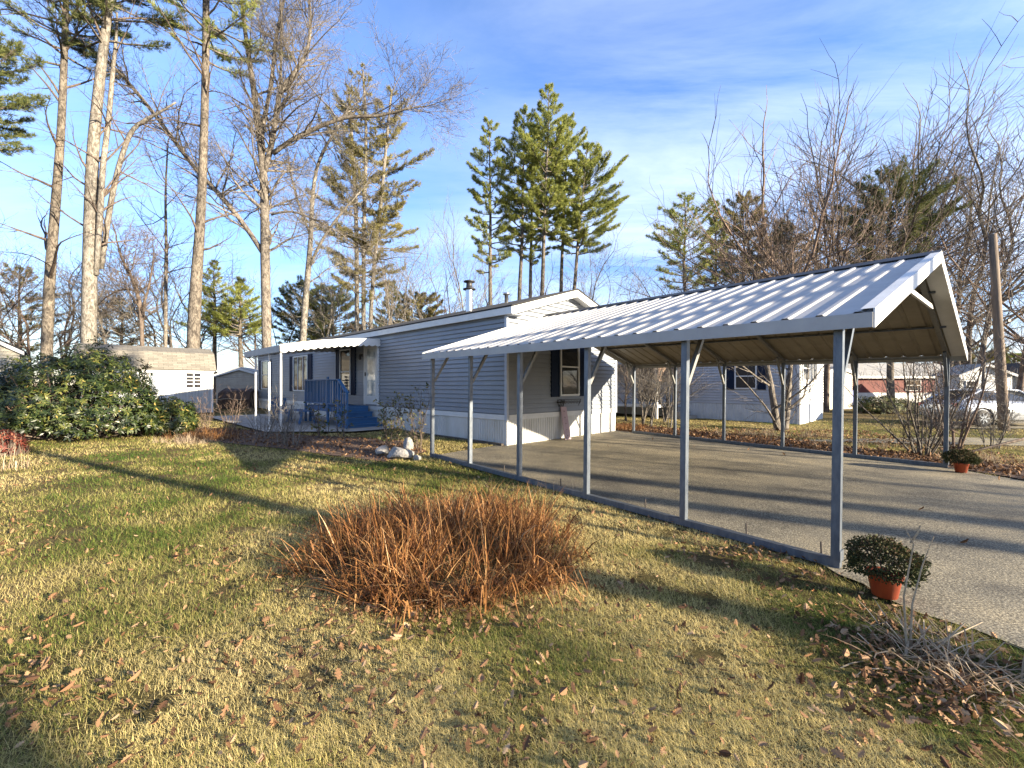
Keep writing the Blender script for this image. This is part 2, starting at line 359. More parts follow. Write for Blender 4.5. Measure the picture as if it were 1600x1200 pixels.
# ================================================================== CARPORT
SL=.32
def carport():
    t=thing('carport','white ribbed metal carport on galvanised posts over the asphalt driveway','carport',(P0.x,P0.y,0.0),R(39.8))
    t.rotation_euler=(.0118,0,R(39.8))
    W=7.05; D=1.378; Y0,Y1=-.24,7.1; X0=-.12; X1=W+.12; H=2.07; RX=W/2
    zr=H+.06
    for side in (0,1):
        x=0 if side==0 else W
        MB().box(x-.034,x+.034,-.034,5*D+.034,.012,.08).build('base_rail',M['galv'],t)
        for i in range(6):
            y=i*D
            p=MB().box(x-.032,x+.032,y-.032,y+.032,.081,H-.004)
            p.build('post',M['galv'],t)
            s=1 if side==0 else -1
            MB().bar((x+s*.034,y,H-.52),(x+s*.42,y,H+.42*SL-.035),.045,.045,Vector((0,1,0))).build('brace',M['galv'] if i in(0,) else M['rafter'],t)
            MB().box(x-.05,x+.05,y-.042,y-.033,.07,.16).build('bracket',M['galv'],t) if i==0 else None
    for i in range(6):
        y=i*D
        b=MB(); b.bar((-.02,y,H+.032),(RX,y,H+.032+SL*RX),.06,.06,Vector((0,1,0))); b.build('rafter',M['rafter'],t)
        b=MB(); b.bar((W+.02,y,H+.032),(RX+.001,y,H+.03+SL*RX),.06,.06,Vector((0,1,0))); b.build('rafter',M['rafter'],t)
    for yy in (.12,.75,1.9,3.3,4.6):
        MB().tube([(.075,yy,-.02),(.078,yy+.01,.17)],.008,6).build('anchor_pin',M['timber'],t)
    for i in (0,5):
        MB().bar((RX-1.15,i*D-.045,H+.68),(RX+1.15,i*D-.045,H+.68),.03,.06).build('collar_tie',M['white'],t)
    for f in (.36,.72):
        for s in (0,1):
            x=RX*f if s==0 else W-RX*f; z=H+.058+SL*RX*f
            MB().box(x-.03,x+.03,-.1,6.95,z-.005,z+.02).build('purlin',M['galv'],t)
    # ribbed roof skin: profile runs along the eave, extruded up the slope
    ribs=[]; y=Y0
    prof=[]
    pitch=.262
    y=Y0; prof.append((y,0))
    k=0
    while y<Y1-.05:
        c=Y0+.09+k*pitch; k+=1
        if c>Y1-.06: break
        prof+=[(c-.04,0),(c-.02,.018),(c+.02,.018),(c+.04,0)]; 
        y=c
    prof.append((Y1,0))
    for s in (0,1):
        m=MB(); e=X0 if s==0 else X1
        ze=zr+ .04 +(-.12)*SL; zp=zr+.04+SL*RX
        n=len(prof)
        pts=[]
        for (xx,zz) in ((e,ze),(RX,zp)):
            for (yy,h) in prof: pts.append((xx,yy,zz+h))
        m.v=pts; m.f=[(i,i+1,n+i+1,n+i) for i in range(n-1)]
        m.build('roof_panel',M['roofmetal'],t,fixn=False)
        n=len(prof); u=MB(); e2=e+(.004 if s==0 else -.004)
        zz=lambda x:(zr+.03+(x if s==0 else W-x)*SL)
        u.v=[(xx,yy,zz(xx)+h) for xx in (e2,RX) for (yy,h) in prof]; u.f=[(i,i+1,n+i+1,n+i) for i in range(n-1)]
        u.build('roof_underside',M['soffitmetal'],t,fixn=False)
        MB().box((-.03 if s==0 else W-.032),(.032 if s==0 else W+.03),-.03,5*D+.03,H-.002,H+.03).build('eave_beam',M['rafter'],t)
        fl=MB(); fl.quad((e2,Y0+.004,zz(e2)-.012),(RX,Y0+.004,zz(RX)-.012),(RX,-.045,zz(RX)-.012),(e2,-.045,zz(e2)-.012)); fl.quad((e2,Y0+.004,zz(e2)-.009),(RX,Y0+.004,zz(RX)-.009),(RX,-.045,zz(RX)-.009),(e2,-.045,zz(e2)-.009)); fl.build('overhang_soffit',M['white'],t,fixn=False)
        # eave trim and rake trims
        xo=e-.006 if s==0 else e+.006
        MB().box(xo-.006,xo+.006,Y0-.006,Y1+.006,ze-.115,ze+.004).build('eave_trim',M['roofmetal'],t)
        for yy in (Y0-.014,Y1+.014):
            r=MB(); dz0,dz1=-.12,.035
            r.prism([(e,ze+dz0),(RX,zp+dz0),(RX,zp+dz1),(e,ze+dz1)],'y',yy-.006,yy+.006); r.build('rake_trim',M['white'],t)
            r=MB(); yi=yy+.09*(1 if yy<0 else -1); r.quad((e,yy,ze+dz1+.001),(RX,yy,zp+dz1+.001),(RX,yi,zp+dz1+.001),(e,yi,ze+dz1+.001)); r.build('rake_cap',M['white'],t)
    # ridge cap
    r=MB(); z=zr+.04+SL*RX
    r.prism([(RX-.16,z-.03),(RX,z+.042),(RX+.16,z-.03),(RX+.16,z-.022),(RX,z+.052),(RX-.16,z-.022)],'y',Y0-.02,Y1+.02); r.build('ridge_cap',M['black'],t)
    return t
carport()
# ================================================================== SIDING helper
def lap(mb,p0,du,L_,z0,z1,nrm,course=.118,depth=.034,zf=None):
    """lap siding on a wall from p0 along unit du for L_, normal nrm; zf(u) optional top"""
    p0=Vector(p0); du=Vector(du); nrm=Vector(nrm); z=z0
    while z<z1-.01:
        zt=min(z+course,z1)
        a,b=0,L_
        if zf:
            rg=zf(z+.5*(zt-z))
            if rg is None: break
            a,b=rg
        o=nrm*depth
        k=len(mb.v)
        g=min(.027,(zt-z)*.3)
        for u in (a,b):
            for (zz,of) in ((z,0),(z+g,0),(z+g,1.0),(z+(zt-z)*.6,.75),(zt,.55),(zt,0)):
                mb.v.append(tuple(p0+du*u+Vector((0,0,zz))+o*of))
        mb.f+=[(k+i,k+i+1,k+i+7,k+i+6) for i in range(5)]
        # shadow groove mid course
        z=zt
def window(parent,p,du,nrm,w,z0,z1,rails=(.5,),vert=(),sh=.36,curt=False,shut=(1,1),blind=0):
    p=Vector(p); du=Vector(du); nrm=Vector(nrm)
    def slab(mb,u0,u1,za,zb,d0,d1):
        k=len(mb.v)
        for d in (d0,d1):
            for (u,z) in ((u0,za),(u1,za),(u1,zb),(u0,zb)): mb.v.append(tuple(p+du*u+nrm*d+Vector((0,0,z))))
        mb.f+=[(k,k+1,k+2,k+3),(k+7,k+6,k+5,k+4),(k,k+4,k+5,k+1),(k+1,k+5,k+6,k+2),(k+2,k+6,k+7,k+3),(k+3,k+7,k+4,k)]
    f=MB(); fw=.05
    slab(f,0,fw,z0,z1,0,.06); slab(f,w-fw,w,z0,z1,0,.06); slab(f,fw,w-fw,z0,z0+fw,0,.06); slab(f,fw,w-fw,z1-fw,z1,0,.06)
    wi=f.build('window',M['white'],parent)
    g=MB(); slab(g,fw,w-fw,z0+fw,z1-fw,.018,.024); g.build('pane',M['glass'],wi)
    if rails or vert:
        r=MB()
        for q in rails: zz=z0+(z1-z0)*q; slab(r,fw,w-fw,zz-.022,zz+.022,.026,.05)
        for q in vert: uu=w*q; slab(r,uu-.018,uu+.018,z0+fw,z1-fw,.027,.048)
        r.build('muntin',M['white'],wi)
    for i,s in enumerate(shut):
        if not s: continue
        u0=-.03-sh if i==0 else w+.03
        m=MB(); slab(m,u0,u0+sh,z0-.02,z1+.02,0,.035)
        n=int((z1-z0)/.05)
        for kk in range(n):
            zz=z0+.06+kk*(z1-z0-.12)/n
            if abs(zz-(z0+z1)/2)>.05: slab(m,u0+.05,u0+sh-.05,zz,zz+.025,.036,.045)
        slab(m,u0,u0+.045,z0-.02,z1+.02,.036,.05); slab(m,u0+sh-.045,u0+sh,z0-.02,z1+.02,.036,.05)
        m.build('shutter',M['navy'],parent)
    return wi
X_=Vector((1,0,0)); Y_=Vector((0,1,0)); Z_=Vector((0,0,1))
def skirt(mb,p0,du,L_,z0,z1,nrm,pitch=.09):
    p0=Vector(p0); du=Vector(du); nrm=Vector(nrm); u=0; n=int(L_/pitch)
    k=len(mb.v); pr=[]
    for i in range(n):
        u=i*pitch; pr+=[(u,.012),(u+pitch*.72,.012),(u+pitch*.78,0),(u+pitch*.94,0)]
    pr.append((L_,.012)); m=len(pr)
    for z in (z0,z1):
        for (u,d) in pr: mb.v.append(tuple(p0+du*u+nrm*d+Z_*z))
    mb.f+=[(k+i,k+i+1,k+m+i+1,k+m+i) for i in range(m-1)]
def mobile_home():
    t=thing('mobile_home','blue grey mobile home with white skirting and navy shutters behind the carport','mobile home',(HC.x,HC.y,0),HY0)
    W=4.9; LN=20.5; zs=.84; zt=3.28
    s=MB(); lap(s,(0,0,0),Y_,LN,zs,zt,-X_); s.build('side_wall',M['siding'],t)
    s=MB(); lap(s,(0,0,0),X_,W,zs,4.1,-Y_,zf=lambda z:(0,W) if z<zt+.05 else ((z-3.36)/.31,W-(z-3.36)/.31) if z<4.08 else None); s.build('end_wall',M['siding'],t)
    b=MB(); b.box(W-.01,W,0.02,LN,zs,zt); b.box(0.02,W,LN-.01,LN,zs,zt+.1); b.build('rear_wall',M['siding'],t)
    cm=PM('corner trim grey',(.40,.43,.48),(.36,.39,.44)); MB().box(-.036,.03,-.036,.05,zs-.14,zt).build('corner_trim',cm,t); MB().box(W-.05,W+.036,-.036,.05,zs-.14,zt).build('corner_trim',cm,t)
    k=MB(); skirt(k,(0.012,0,0),Y_,LN,-.05,zs-.13,-X_); skirt(k,(0,0.012,0),X_,W,-.05,zs-.13,-Y_)
    k.box(W-.01,W,.02,LN,-.05,zs); k.build('skirting',M['skirt'],t)
    k=MB(); k.box(-.03,0.0,.052,LN,zs-.13,zs-.002); k.box(.052,W-.052,-.03,0.0,zs-.13,zs-.002); k.build('skirt_band',M['white'],t)
    # roof
    oh=.30; ox=.12; ze=3.44; zp=4.22; xm=W/2
    r=MB()
    r.prism([(-ox-.02,ze),(xm,zp),(W+ox+.02,ze),(W+ox+.02,ze+.035),(xm,zp+.04),(-ox-.02,ze+.035)],'y',-oh-.02,LN+.1)
    ro=r.build('roof',M['shingle_dark'],t)
    f=MB(); f.box(-ox-.01,-ox+.012,-oh,LN+.08,ze-.17,ze-.002); f.box(W+ox-.012,W+ox+.01,-oh,LN+.08,ze-.17,ze-.002); f.build('eave_fascia',M['white'],t)
    f=MB(); f.prism([(-ox+.013,ze-.19),(xm,zp-.19),(xm,zp-.003),(-ox+.013,ze-.003)],'y',-oh-.005,-oh+.018)
    f.prism([(W+ox-.013,ze-.19),(xm+.0005,zp-.19),(xm+.0005,zp-.003),(W+ox-.013,ze-.003)],'y',-oh-.005,-oh+.018); f.build('rake_fascia',M['white'],t)
    f=MB(); f.box(-ox+.013,-.001,-oh+.02,LN,zt,zt+.01); f.box(-.02,.35,-oh+.02,-.02,zt-.012,zt-.002); 
    f.quad((-.02,-oh+.019,ze-.12),(xm,-oh+.019,zp-.12),(xm,0,zp-.12),(-.02,0,ze-.12)); f.quad((W+.02,-oh+.019,ze-.12),(xm,-oh+.019,zp-.12),(xm,0,zp-.12),(W+.02,0,ze-.12)); f.build('soffit',M['white'],t)
    # flue and vent
    z0=3.44+.32*1.0
    f=MB(); f.lathe([(0.11,-.15),(.11,.72)],20,(1.0,2.65,z0)); fl=f.build('flue',M['steel'],t,True)
    f=MB(); f.lathe([(.0,.0),(.19,.0),(.19,.03),(.10,.05),(.09,.2),(.1,.21),(.17,.23),(.17,.26),(.0,.31)],20,(1.0,2.65,z0+.70)); f.build('flue_cap',M['black'],fl,True)
    f=MB(); f.lathe([(.06,-.1),(.06,.28),(.11,.30),(.11,.35),(.0,.38)],14,(1.8,1.86,3.44+.32*1.8)); f.build('vent_pipe',M['steel'],t,True)
    # end-wall window
    window(t,(2.0,-.016,0),X_,-Y_,.87,1.27,2.9,sh=.34)
    # iron bracket with scrolls below
    f=MB(); f.bar((1.98,-.10,1.17),(2.9,-.10,1.17),.015)
    for i in range(7):
        cx=2.05+i*.13; f.tube([(cx+.05*math.cos(a)*(1-a/12),-.10,1.09+.05*math.sin(a)*(1-a/12)) for a in [j*.6 for j in range(12)]],.007,4)
    for x in (2.0,2.88): f.bar((x,-.02,1.17),(x,-.11,1.17),.015); f.bar((x,-.02,.98),(x,-.10,1.16),.012)
    f.build('iron_bracket',M['black'],t)
    # side windows + door
    window(t,(-.016,18.4,0),Y_,-X_,1.25,1.37,2.95,sh=.36)
    window(t,(-.016,12.75,0),Y_,-X_,1.85,1.31,2.95,rails=(),vert=(.32,.68),sh=.45)
    window(t,(-.016,8.42,0),Y_,-X_,.95,1.23,2.97,sh=.34)
    d=MB(); y0,y1=6.3,7.33; z0,z1=.88,3.07
    d.box(-.075,0,y0,y0+.08,z0,z1); d.box(-.075,0,y1-.08,y1,z0,z1); d.box(-.075,0,y0+.08,y1-.08,z1-.08,z1); do=d.build('door',M['white'],t)
    d=MB(); d.box(-.055,-.02,y0+.085,y0+.19,z0+.02,z1-.085); d.box(-.055,-.02,y1-.19,y1-.085,z0+.02,z1-.085); d.box(-.055,-.02,y0+.19,y1-.19,z1-.2,z1-.085); d.box(-.055,-.02,y0+.19,y1-.19,z0+.02,z0+.32); d.build('storm_frame',M['white'],do)
    d=MB(); d.box(-.04,-.034,y0+.19,y1-.19,z0+.32,z1-.2); d.build('door_glass',M['stormglass'],do)
    d=MB(); d.box(-.032,-.022,y0+.19,y1-.19,z0+.32,z1-.2); d.build('inner_door',M['white'],do)
    d=MB(); d.bar((-.09,y1-.15,z0+1.02),(-.09,y1-.15,z0+1.16),.03); d.bar((-.055,y1-.15,z0+1.09),(-.09,y1-.15,z0+1.09),.02); d.build('handle',M['black'],do)
    # porch lamp
    d=MB(); d.box(-.07,0,7.5,7.6,2.62,2.72); d.lathe([(.02,0),(.05,.03),(.05,.14),(.02,.2)],10,(-.11,7.55,2.5)); d.build('porch_lamp',M['black'],t)
    return t
m,nt,b=nodes('storm door glass'); b.inputs['Base Color'].default_value=(.5,.55,.53,1); b.inputs['Roughness'].default_value=.08
b.inputs['Specular IOR Level'].default_value=.8
n=noise(nt,3,3,.6); r=ramp(nt,[(.4,(.30,.34,.33)),(.6,(.62,.63,.58))]); L(nt,n.outputs[0],r.inputs[0]); L(nt,r.outputs[0],b.inputs['Base Color'])
M['stormglass']=m
home=mobile_home()
# timber edging along skirt
o=MB().box(-.14,-.06,.05,5.0,.02,.15).build('timber_edging',M['timber']); o.location=(HC.x,HC.y,0); o.rotation_euler=(0,0,HY0)
setp(o,'dark low timber edging along the foot of the white skirting','edging board')
# leaning board + wire basket
t=thing('leaning_board','pinkish board leaning against the white skirting under the end window','board',(*h2w(1.95,-.28),.09),HY0)
mm=Matrix.Rotation(R(-14),4,'X')@Matrix.Rotation(R(4),4,'Y')
MB().box(-.02,.23,-.012,.012,0,.92,mm).build('board',M['plank'],t)
f=MB(); 
for i in range(5): MB().box(.09,.11,-.02,-.0125,.1+i*.17,.12+i*.17,mm).build('screw',M['black'],t)
t=thing('wire_basket','small dark wire plant basket standing on top of the leaning board','basket',(*h2w(2.0,-.08),.98),HY0)
f=MB()
for k in range(10):
    a=k*.628; f.tube([(.07*math.cos(a),.05*math.sin(a),0),(.12*math.cos(a),.07*math.sin(a),.12),(.13*math.cos(a+.2),.07*math.sin(a+.2),.2)],.006,4)
f.lathe([(.125,.11),(.135,.125),(.125,.14)],12); f.build('basket',M['black'],t)
# ================================================================== AWNING
def awning():
    t=thing('porch_awning','white scalloped metal awning over the concrete patio on white posts','awning',(HC.x,HC.y,0),HY0)
    y0,y1=6.22,9.95; xo=-3.2; n=12
    def zc(f): return 3.12-.40*f**1.7     # f=0 wall, 1 outer
    m=MB()
    for i in range(n):
        f0,f1=i/n,(i+1)/n
        m.quad((xo*f0,y0,zc(f0)),(xo*f1,y0,zc(f1)),(xo*f1,y1,zc(f1)),(xo*f0,y1,zc(f0)))
        m.quad((xo*f0,y0,zc(f0)-.02),(xo*f1,y0,zc(f1)-.02),(xo*f1,y1,zc(f1)-.02),(xo*f0,y1,zc(f0)-.02))
        yy=y0+ (i+.5)*(y1-y0)/n
    for j in range(1,12):
        yy=y0+j*(y1-y0)/12
        for i in range(n):
            f0,f1=i/n,(i+1)/n; m.bar((xo*f0,yy,zc(f0)+.012),(xo*f1,yy,zc(f1)+.012),.03,.025)
    m.build('canopy',M['roofmetal'],t)
    for yy in (y0-.012,y1+.012):
        v=MB(); K=15
        for i in range(K):
            f0,f1=i/K,(i+1)/K; x0,x1=xo*f0,xo*f1
            bl=zc((f0+f1)/2)-.22
            pr=[(x0,zc(f0)+.045),(x0,bl+.05)]+[(x0+(x1-x0)*q,bl+.05-.05*math.sin(q*math.pi)) for q in (.15,.35,.5,.65,.85)]+[(x1,bl+.05),(x1,zc(f1)+.045)]
            v.poly([(p[0],yy,p[1]) for p in pr]); v.poly([(p[0],yy+.006,p[1]) for p in pr])
        v.build('valance',M['white'],t,fixn=False)
    v=MB(); K=24
    for i in range(K):
        ya=y0+(y1-y0)*i/K; yb=y0+(y1-y0)*(i+1)/K; bl=zc(1)-.15
        pr=[(ya,zc(1)+.03),(ya,bl)]+[(ya+(yb-ya)*q,bl-.04*math.sin(q*math.pi)) for q in (.15,.35,.5,.65,.85)]+[(yb,bl),(yb,zc(1)+.03)]
        v.poly([(xo-.012,p[0],p[1]) for p in pr]); v.poly([(xo-.018,p[0],p[1]) for p in pr])
    v.build('valance',M['roofmetal'],t,fixn=False)
    b=MB(); b.box(xo+.02,xo+.07,y0+.02,y1-.02,zc(1)-.09,zc(1)-.035); b.build('beam',M['black'],t)
    for yy in (y0+.06,y0+1.15,y0+2.6):
        MB().box(xo+.018,xo+.066,yy-.024,yy+.024,.2,zc(1)-.095).build('post',M['white'],t)
awning()
# ================================================================== PORCH STEPS
def porch():
    t=thing('porch_steps','blue painted wooden porch landing with three steps and slatted railing','porch steps',(HC.x,HC.y,0),HY0)
    zg=.17; zl=.84
    x0,x1=-1.32,-.1
    m=MB(); m.box(x0,x1,6.9,9.35,zl-.035,zl)
    for i in range(8): m.box(x0,x1,6.9+i*.3,6.9+i*.3+.285,zl+.001,zl+.012)
    m.build('landing',M['blue'],t)
    m=MB(); m.box(x0-.02,x0,6.9,9.35,zl-.16,zl-.0); m.box(x0,x1,9.352,9.38,zl-.16,zl); m.build('rim_board',M['blue'],t)
    st=[(6.9,6.57,.66),(6.56,6.24,.48),(6.23,5.86,.31)]
    for (ya,yb,z) in st:
        MB().box(x0+.03,x1,yb-.02,ya,z-.035,z).build('tread',M['blue'],t)
        MB().box(x0+.05,x1-.02,yb+.01,yb+.03,z-.17 if z>.35 else zg-.03,z-.036).build('riser',M['blue'],t)
    MB().box(x0+.05,x1-.02,6.88,6.9,.62,zl-.036).build('riser',M['blue'],t)
    s=MB(); s.prism([(5.9,zg),(5.9,.30),(6.9,.80),(6.9,zg+.2),(6.6,zg)],'x',x0,x0+.028); s.build('stringer',M['blue'],t)
    for (y,zt_) in ((5.83,1.32),(7.3,1.86),(9.3,1.80),(6.42,1.76)):
        MB().box(x0-.085,x0-.022,y-.045,y+.045,(zg-.02) if y!=6.42 else .7,zt_).build('rail_post',M['blue'],t)
    r=MB(); r.box(x0-.1,x0+.0,6.4,9.3,1.74,1.78); r.bar((x0-.05,6.44,1.76),(x0-.05,5.8,1.33),.10,.04); r.build('handrail',M['blue'],t)
    r=MB(); r.box(x0-.075,x0-.03,6.46,9.26,.93,.98); r.bar((x0-.05,6.44,.92),(x0-.05,5.87,.55),.045,.05); r.build('bottom_rail',M['blue'],t)
    y=7.42
    while y<9.2:
        MB().box(x0-.068,x0-.036,y,y+.035,.98,1.74).build('baluster',M['blue'],t); y+=.135
    for y in (6.6,6.8,7.0,7.15): MB().box(x0-.068,x0-.036,y,y+.035,.98,1.74).build('baluster',M['blue'],t)
    for y in (6.02,6.2): MB().box(x0-.068,x0-.036,y,y+.035,.72 if y>6.1 else .62,1.32+(y-5.83)*.62).build('baluster',M['blue'],t)
    # lattice of far return rail
    r=MB(); r.box(x0,x1,9.28,9.33,1.74,1.78); r.build('handrail',M['blue'],t)
    for x in (-1.2,-1.05,-.9,-.75,-.6,-.45,-.3): MB().box(x,x+.03,9.29,9.32,zl,1.74).build('baluster',M['blue'],t)
    for (x,y) in ((x0+.05,9.2),(x1-.08,9.2),(x1-.08,7.0)): MB().box(x,x+.08,y,y+.08,zg-.02,zl-.036).build('leg',M['blue'],t)
porch()
def adirondack(b,a,rz,label):
    x,y=h2w(b,a); t=thing('garden_chair',label,'chair',(x,y,float(gz(x,y))+.05),rz)
    s=MB()
    for i in range(5): s.box(-.26,.26,-.28+i*.11,-.28+i*.11+.095,.36-i*.025,.38-i*.025)
    s.build('seat',M['blue'],t)
    s=MB(); mm=Matrix.Translation((0,.24,.26))@Matrix.Rotation(R(-18),4,'X')
    for i in range(5): s.box(-.26+i*.106,-.26+i*.106+.095,0,.02,0,.62+(.06 if i==2 else .03 if i in(1,3) else 0),mm)
    s.build('backrest',M['blue'],t)
    for sx in (-.3,.3):
        MB().box(sx-.05,sx+.05,-.34,.30,.56,.58).build('armrest',M['blue'],t)
        MB().box(sx-.02,sx+.02,-.30,-.20,0,.56).build('leg',M['blue'],t)
        MB().bar((sx,-.2,.33),(sx,.42,.03),.035,.09).build('leg',M['blue'],t)
adirondack(-1.9,10.3,HY0+R(150),'blue slatted garden chair standing beyond the porch railing on the patio')
# small table / bench in front of rail
x,y=h2w(-1.75,8.7); t=thing('patio_bench','low blue bench with slanted legs in front of the porch railing','bench',(x,y,float(gz(x,y))+.05),HY0)
s=MB(); [s.box(-.2+i*.14,-.2+i*.14+.125,-.75,.75,.43,.46) for i in range(3)]; s.build('seat',M['blue'],t)
for sy in (-.6,.6):
    MB().bar((-.16,sy,.43),(-.27,sy,0),.04,.08).build('leg',M['blue'],t); MB().bar((.16,sy,.43),(.27,sy,0),.04,.08).build('leg',M['blue'],t)
# ================================================================== SHED
def uvmap(o,fn):
    me=o.data; uv=me.uv_layers.new(name='UVMap')
    for p in me.polygons:
        for li in p.loop_indices:
            uv.data[li].uv=fn(me.vertices[me.loops[li].vertex_index].co)
def shed():
    d=20.3; x1=(333-800)/F*d; g=float(gz(x1,d)); W=4.5
    t=thing('garden_shed','pale grey gambrel shed with double doors behind the rhododendron','shed',(x1,d,g),R(43))
    h=2.02; Dp=3.0
    m=MB()
    n=40
    for i in range(n): m.box(-W+i*W/n,-W+(i+1)*W/n-.012,0.0,.03,.05,h)
    m.box(-W,0,.031,.06,.05,h); m.box(-.06,0,.06,Dp,.05,h); m.box(-W,-W+.06,.06,Dp,.05,h); m.box(-W,0,Dp,Dp+.06,.05,h)
    m.prism([(0.0,h),(.45,2.72),(1.5,3.0),(2.55,2.72),(Dp,h)],'x',-.05,-.01)
    m.prism([(0.0,h),(.45,2.72),(1.5,3.0),(2.55,2.72),(Dp,h)],'x',-W+.01,-W+.05); m.build('wall',M['greywood'],t)
    r=MB(); P=[(-.15,h-.03),(.40,2.74),(1.5,3.04),(2.6,2.74),(3.15,h-.03)]
    for i in range(4):
        (ya,za),(yb,zb)=P[i],P[i+1]; r.quad((-W-.1,ya,za),(.1,ya,za),(.1,yb,zb),(-W-.1,yb,zb))
        r.quad((-W-.1,ya,za+.04),(.1,ya,za+.04),(.1,yb,zb+.04),(-W-.1,yb,zb+.04))
    r.quad((-W-.1,-.15,h-.03),(.1,-.15,h-.03),(.1,-.15,h+.01),(-W-.1,-.15,h+.01))
    ro=r.build('roof',M['shingle_grey'],t,fixn=False); uvmap(ro,lambda c:(c.x,c.z*1.3+c.y*.6))
    f=MB(); f.box(-W,.1,-.04,-.012,h-.10,h-.04); f.box(-.10,0.0,-.03,-.001,.05,h-.1); f.box(.1,.115,-.15,3.1,h-.09,h-.02); f.build('trim',M['white'],t)
    # double doors
    for k,(xa,xb) in enumerate(((-2.42,-1.44),(-3.42,-2.44))):
        D=MB(); za,zb=.12,h-.12
        D.box(xa,xb,-.035,-.002,za,zb); dr=D.build('door',M['white'],t)
        cx=(xa+xb)/2; cz=1.42; w=.36; hh=.44
        oc=[(cx-w,cz-hh+.18),(cx-w+.16,cz-hh),(cx+w-.16,cz-hh),(cx+w,cz-hh+.18),(cx+w,cz+hh-.18),(cx+w-.16,cz+hh),(cx-w+.16,cz+hh),(cx-w,cz+hh-.18)]
        MB().prism(oc,'y',-.05,-.037).build('door_panel',M['paleblue'],dr)
        hg=MB()
        for z in (za+.15,zb-.1): hg.box(xb-.12,xb+.06,-.06,-.051,z,z+.03)
        hg.build('hinge',M['black'],dr)
    # window
    wx0,wx1,wz0,wz1=-1.0,-.48,1.2,1.85
    D=MB(); D.box(wx0-.05,wx1+.05,-.03,-.002,wz0-.05,wz1+.05); wi=D.build('window',M['white'],t)
    D=MB(); D.box(wx0,wx1,-.036,-.031,wz0,wz1); D.build('pane',M['glass'],wi)
    D=MB(); D.box((wx0+wx1)/2-.02,(wx0+wx1)/2+.02,-.046,-.037,wz0,wz1)
    for q in (.25,.5,.75): z=wz0+(wz1-wz0)*q; D.box(wx0,(wx0+wx1)/2-.021,-.045,-.037,z-.018,z+.018); D.box((wx0+wx1)/2+.021,wx1,-.045,-.037,z-.018,z+.018)
    D.build('muntin',M['white'],wi)
shed()
# distant beige garage behind
def gable_house(name,label,cat,loc,rz,W,Dp,h,rise,wall,roof,wins=(),doors=(),oh=.25,frontgable=True,trim='white'):
    t=thing(name,label,cat,loc,rz)
    m=MB()
    if wall in ('beige','ntan','white','tan'):
        lap(m,(0,0,0),X_,W,.0,h,-Y_,.13); lap(m,(0,0,0),Y_,Dp,.0,h,-X_,.13); lap(m,(W,0,0),Y_,Dp,.0,h,X_,.13)
    else:
        m.box(0,W,0,.05,0,h); m.box(0,.05,.05,Dp,0,h); m.box(W-.05,W,.05,Dp,0,h)
    m.box(0,W,Dp,Dp+.05,0,h)
    if frontgable: 
        m.poly([(0,0,h),(W,0,h),(W/2,0,h+rise)]); m.poly([(0,Dp,h),(W,Dp,h),(W/2,Dp,h+rise)])
    else:
        m.poly([(0,0,h),(0,Dp,h),(0,Dp/2,h+rise)]); m.poly([(W,0,h),(W,Dp,h),(W,Dp/2,h+rise)])
    m.build('wall',M[wall],t,fixn=False)
    r=MB(); k=.06
    if frontgable:
        s=rise/(W/2); P=[(-oh,h-oh*s),(W/2,h+rise),(W+oh,h-oh*s),(W+oh,h-oh*s+k),(W/2,h+rise+k),(-oh,h-oh*s+k)]; r.prism(P,'y',-oh,Dp+oh)
    else:
        s=rise/(Dp/2); P=[(-oh,h-oh*s),(Dp/2,h+rise),(Dp+oh,h-oh*s),(Dp+oh,h-oh*s+k),(Dp/2,h+rise+k),(-oh,h-oh*s+k)]; r.prism(P,'x',-oh,W+oh)
    ro=r.build('roof',M[roof],t)
    if 'shingle' in roof: uvmap(ro,lambda c:(c.x if not frontgable else c.y,(c.y if not frontgable else c.x)))
    f=MB()
    if frontgable:
        s=rise/(W/2)
        f.prism([(-oh,h-oh*s-.14),(W/2,h+rise-.14),(W/2,h+rise-.002),(-oh,h-oh*s-.002)],'y',-oh-.02,-oh-.002); f.prism([(W+oh,h-oh*s-.14),(W/2+.001,h+rise-.14),(W/2+.001,h+rise-.002),(W+oh,h-oh*s-.002)],'y',-oh-.02,-oh-.002)
    else: f.box(-oh,W+oh,-oh-.02,-oh-.002,h-oh*s-.14,h-oh*s+.03)
    f.build('fascia',M[trim],t)
    for (u,w,z0,z1) in wins: window(t,(u,-.02,0),X_,-Y_,w,z0,z1,sh=.3,shut=(0,0))
    for (u,w,z1,mt) in doors:
        d=MB(); d.box(u,u+w,-.03,-.002,0.02,z1); 
        for q in range(1,4): d.box(u+.05,u+w-.05,-.04,-.031,z1*q/4-.03,z1*q/4+.0)
        d.build('door',M[mt],t)
    return t
p=GD(338,29); gable_house('garage','small beige garage with white rake boards between the shed and home','garage',p,R(0),3.2,5,2.0,.45,'tan','roofmetal',doors=((.3,2.6,1.75,'tan'),),oh=.15)
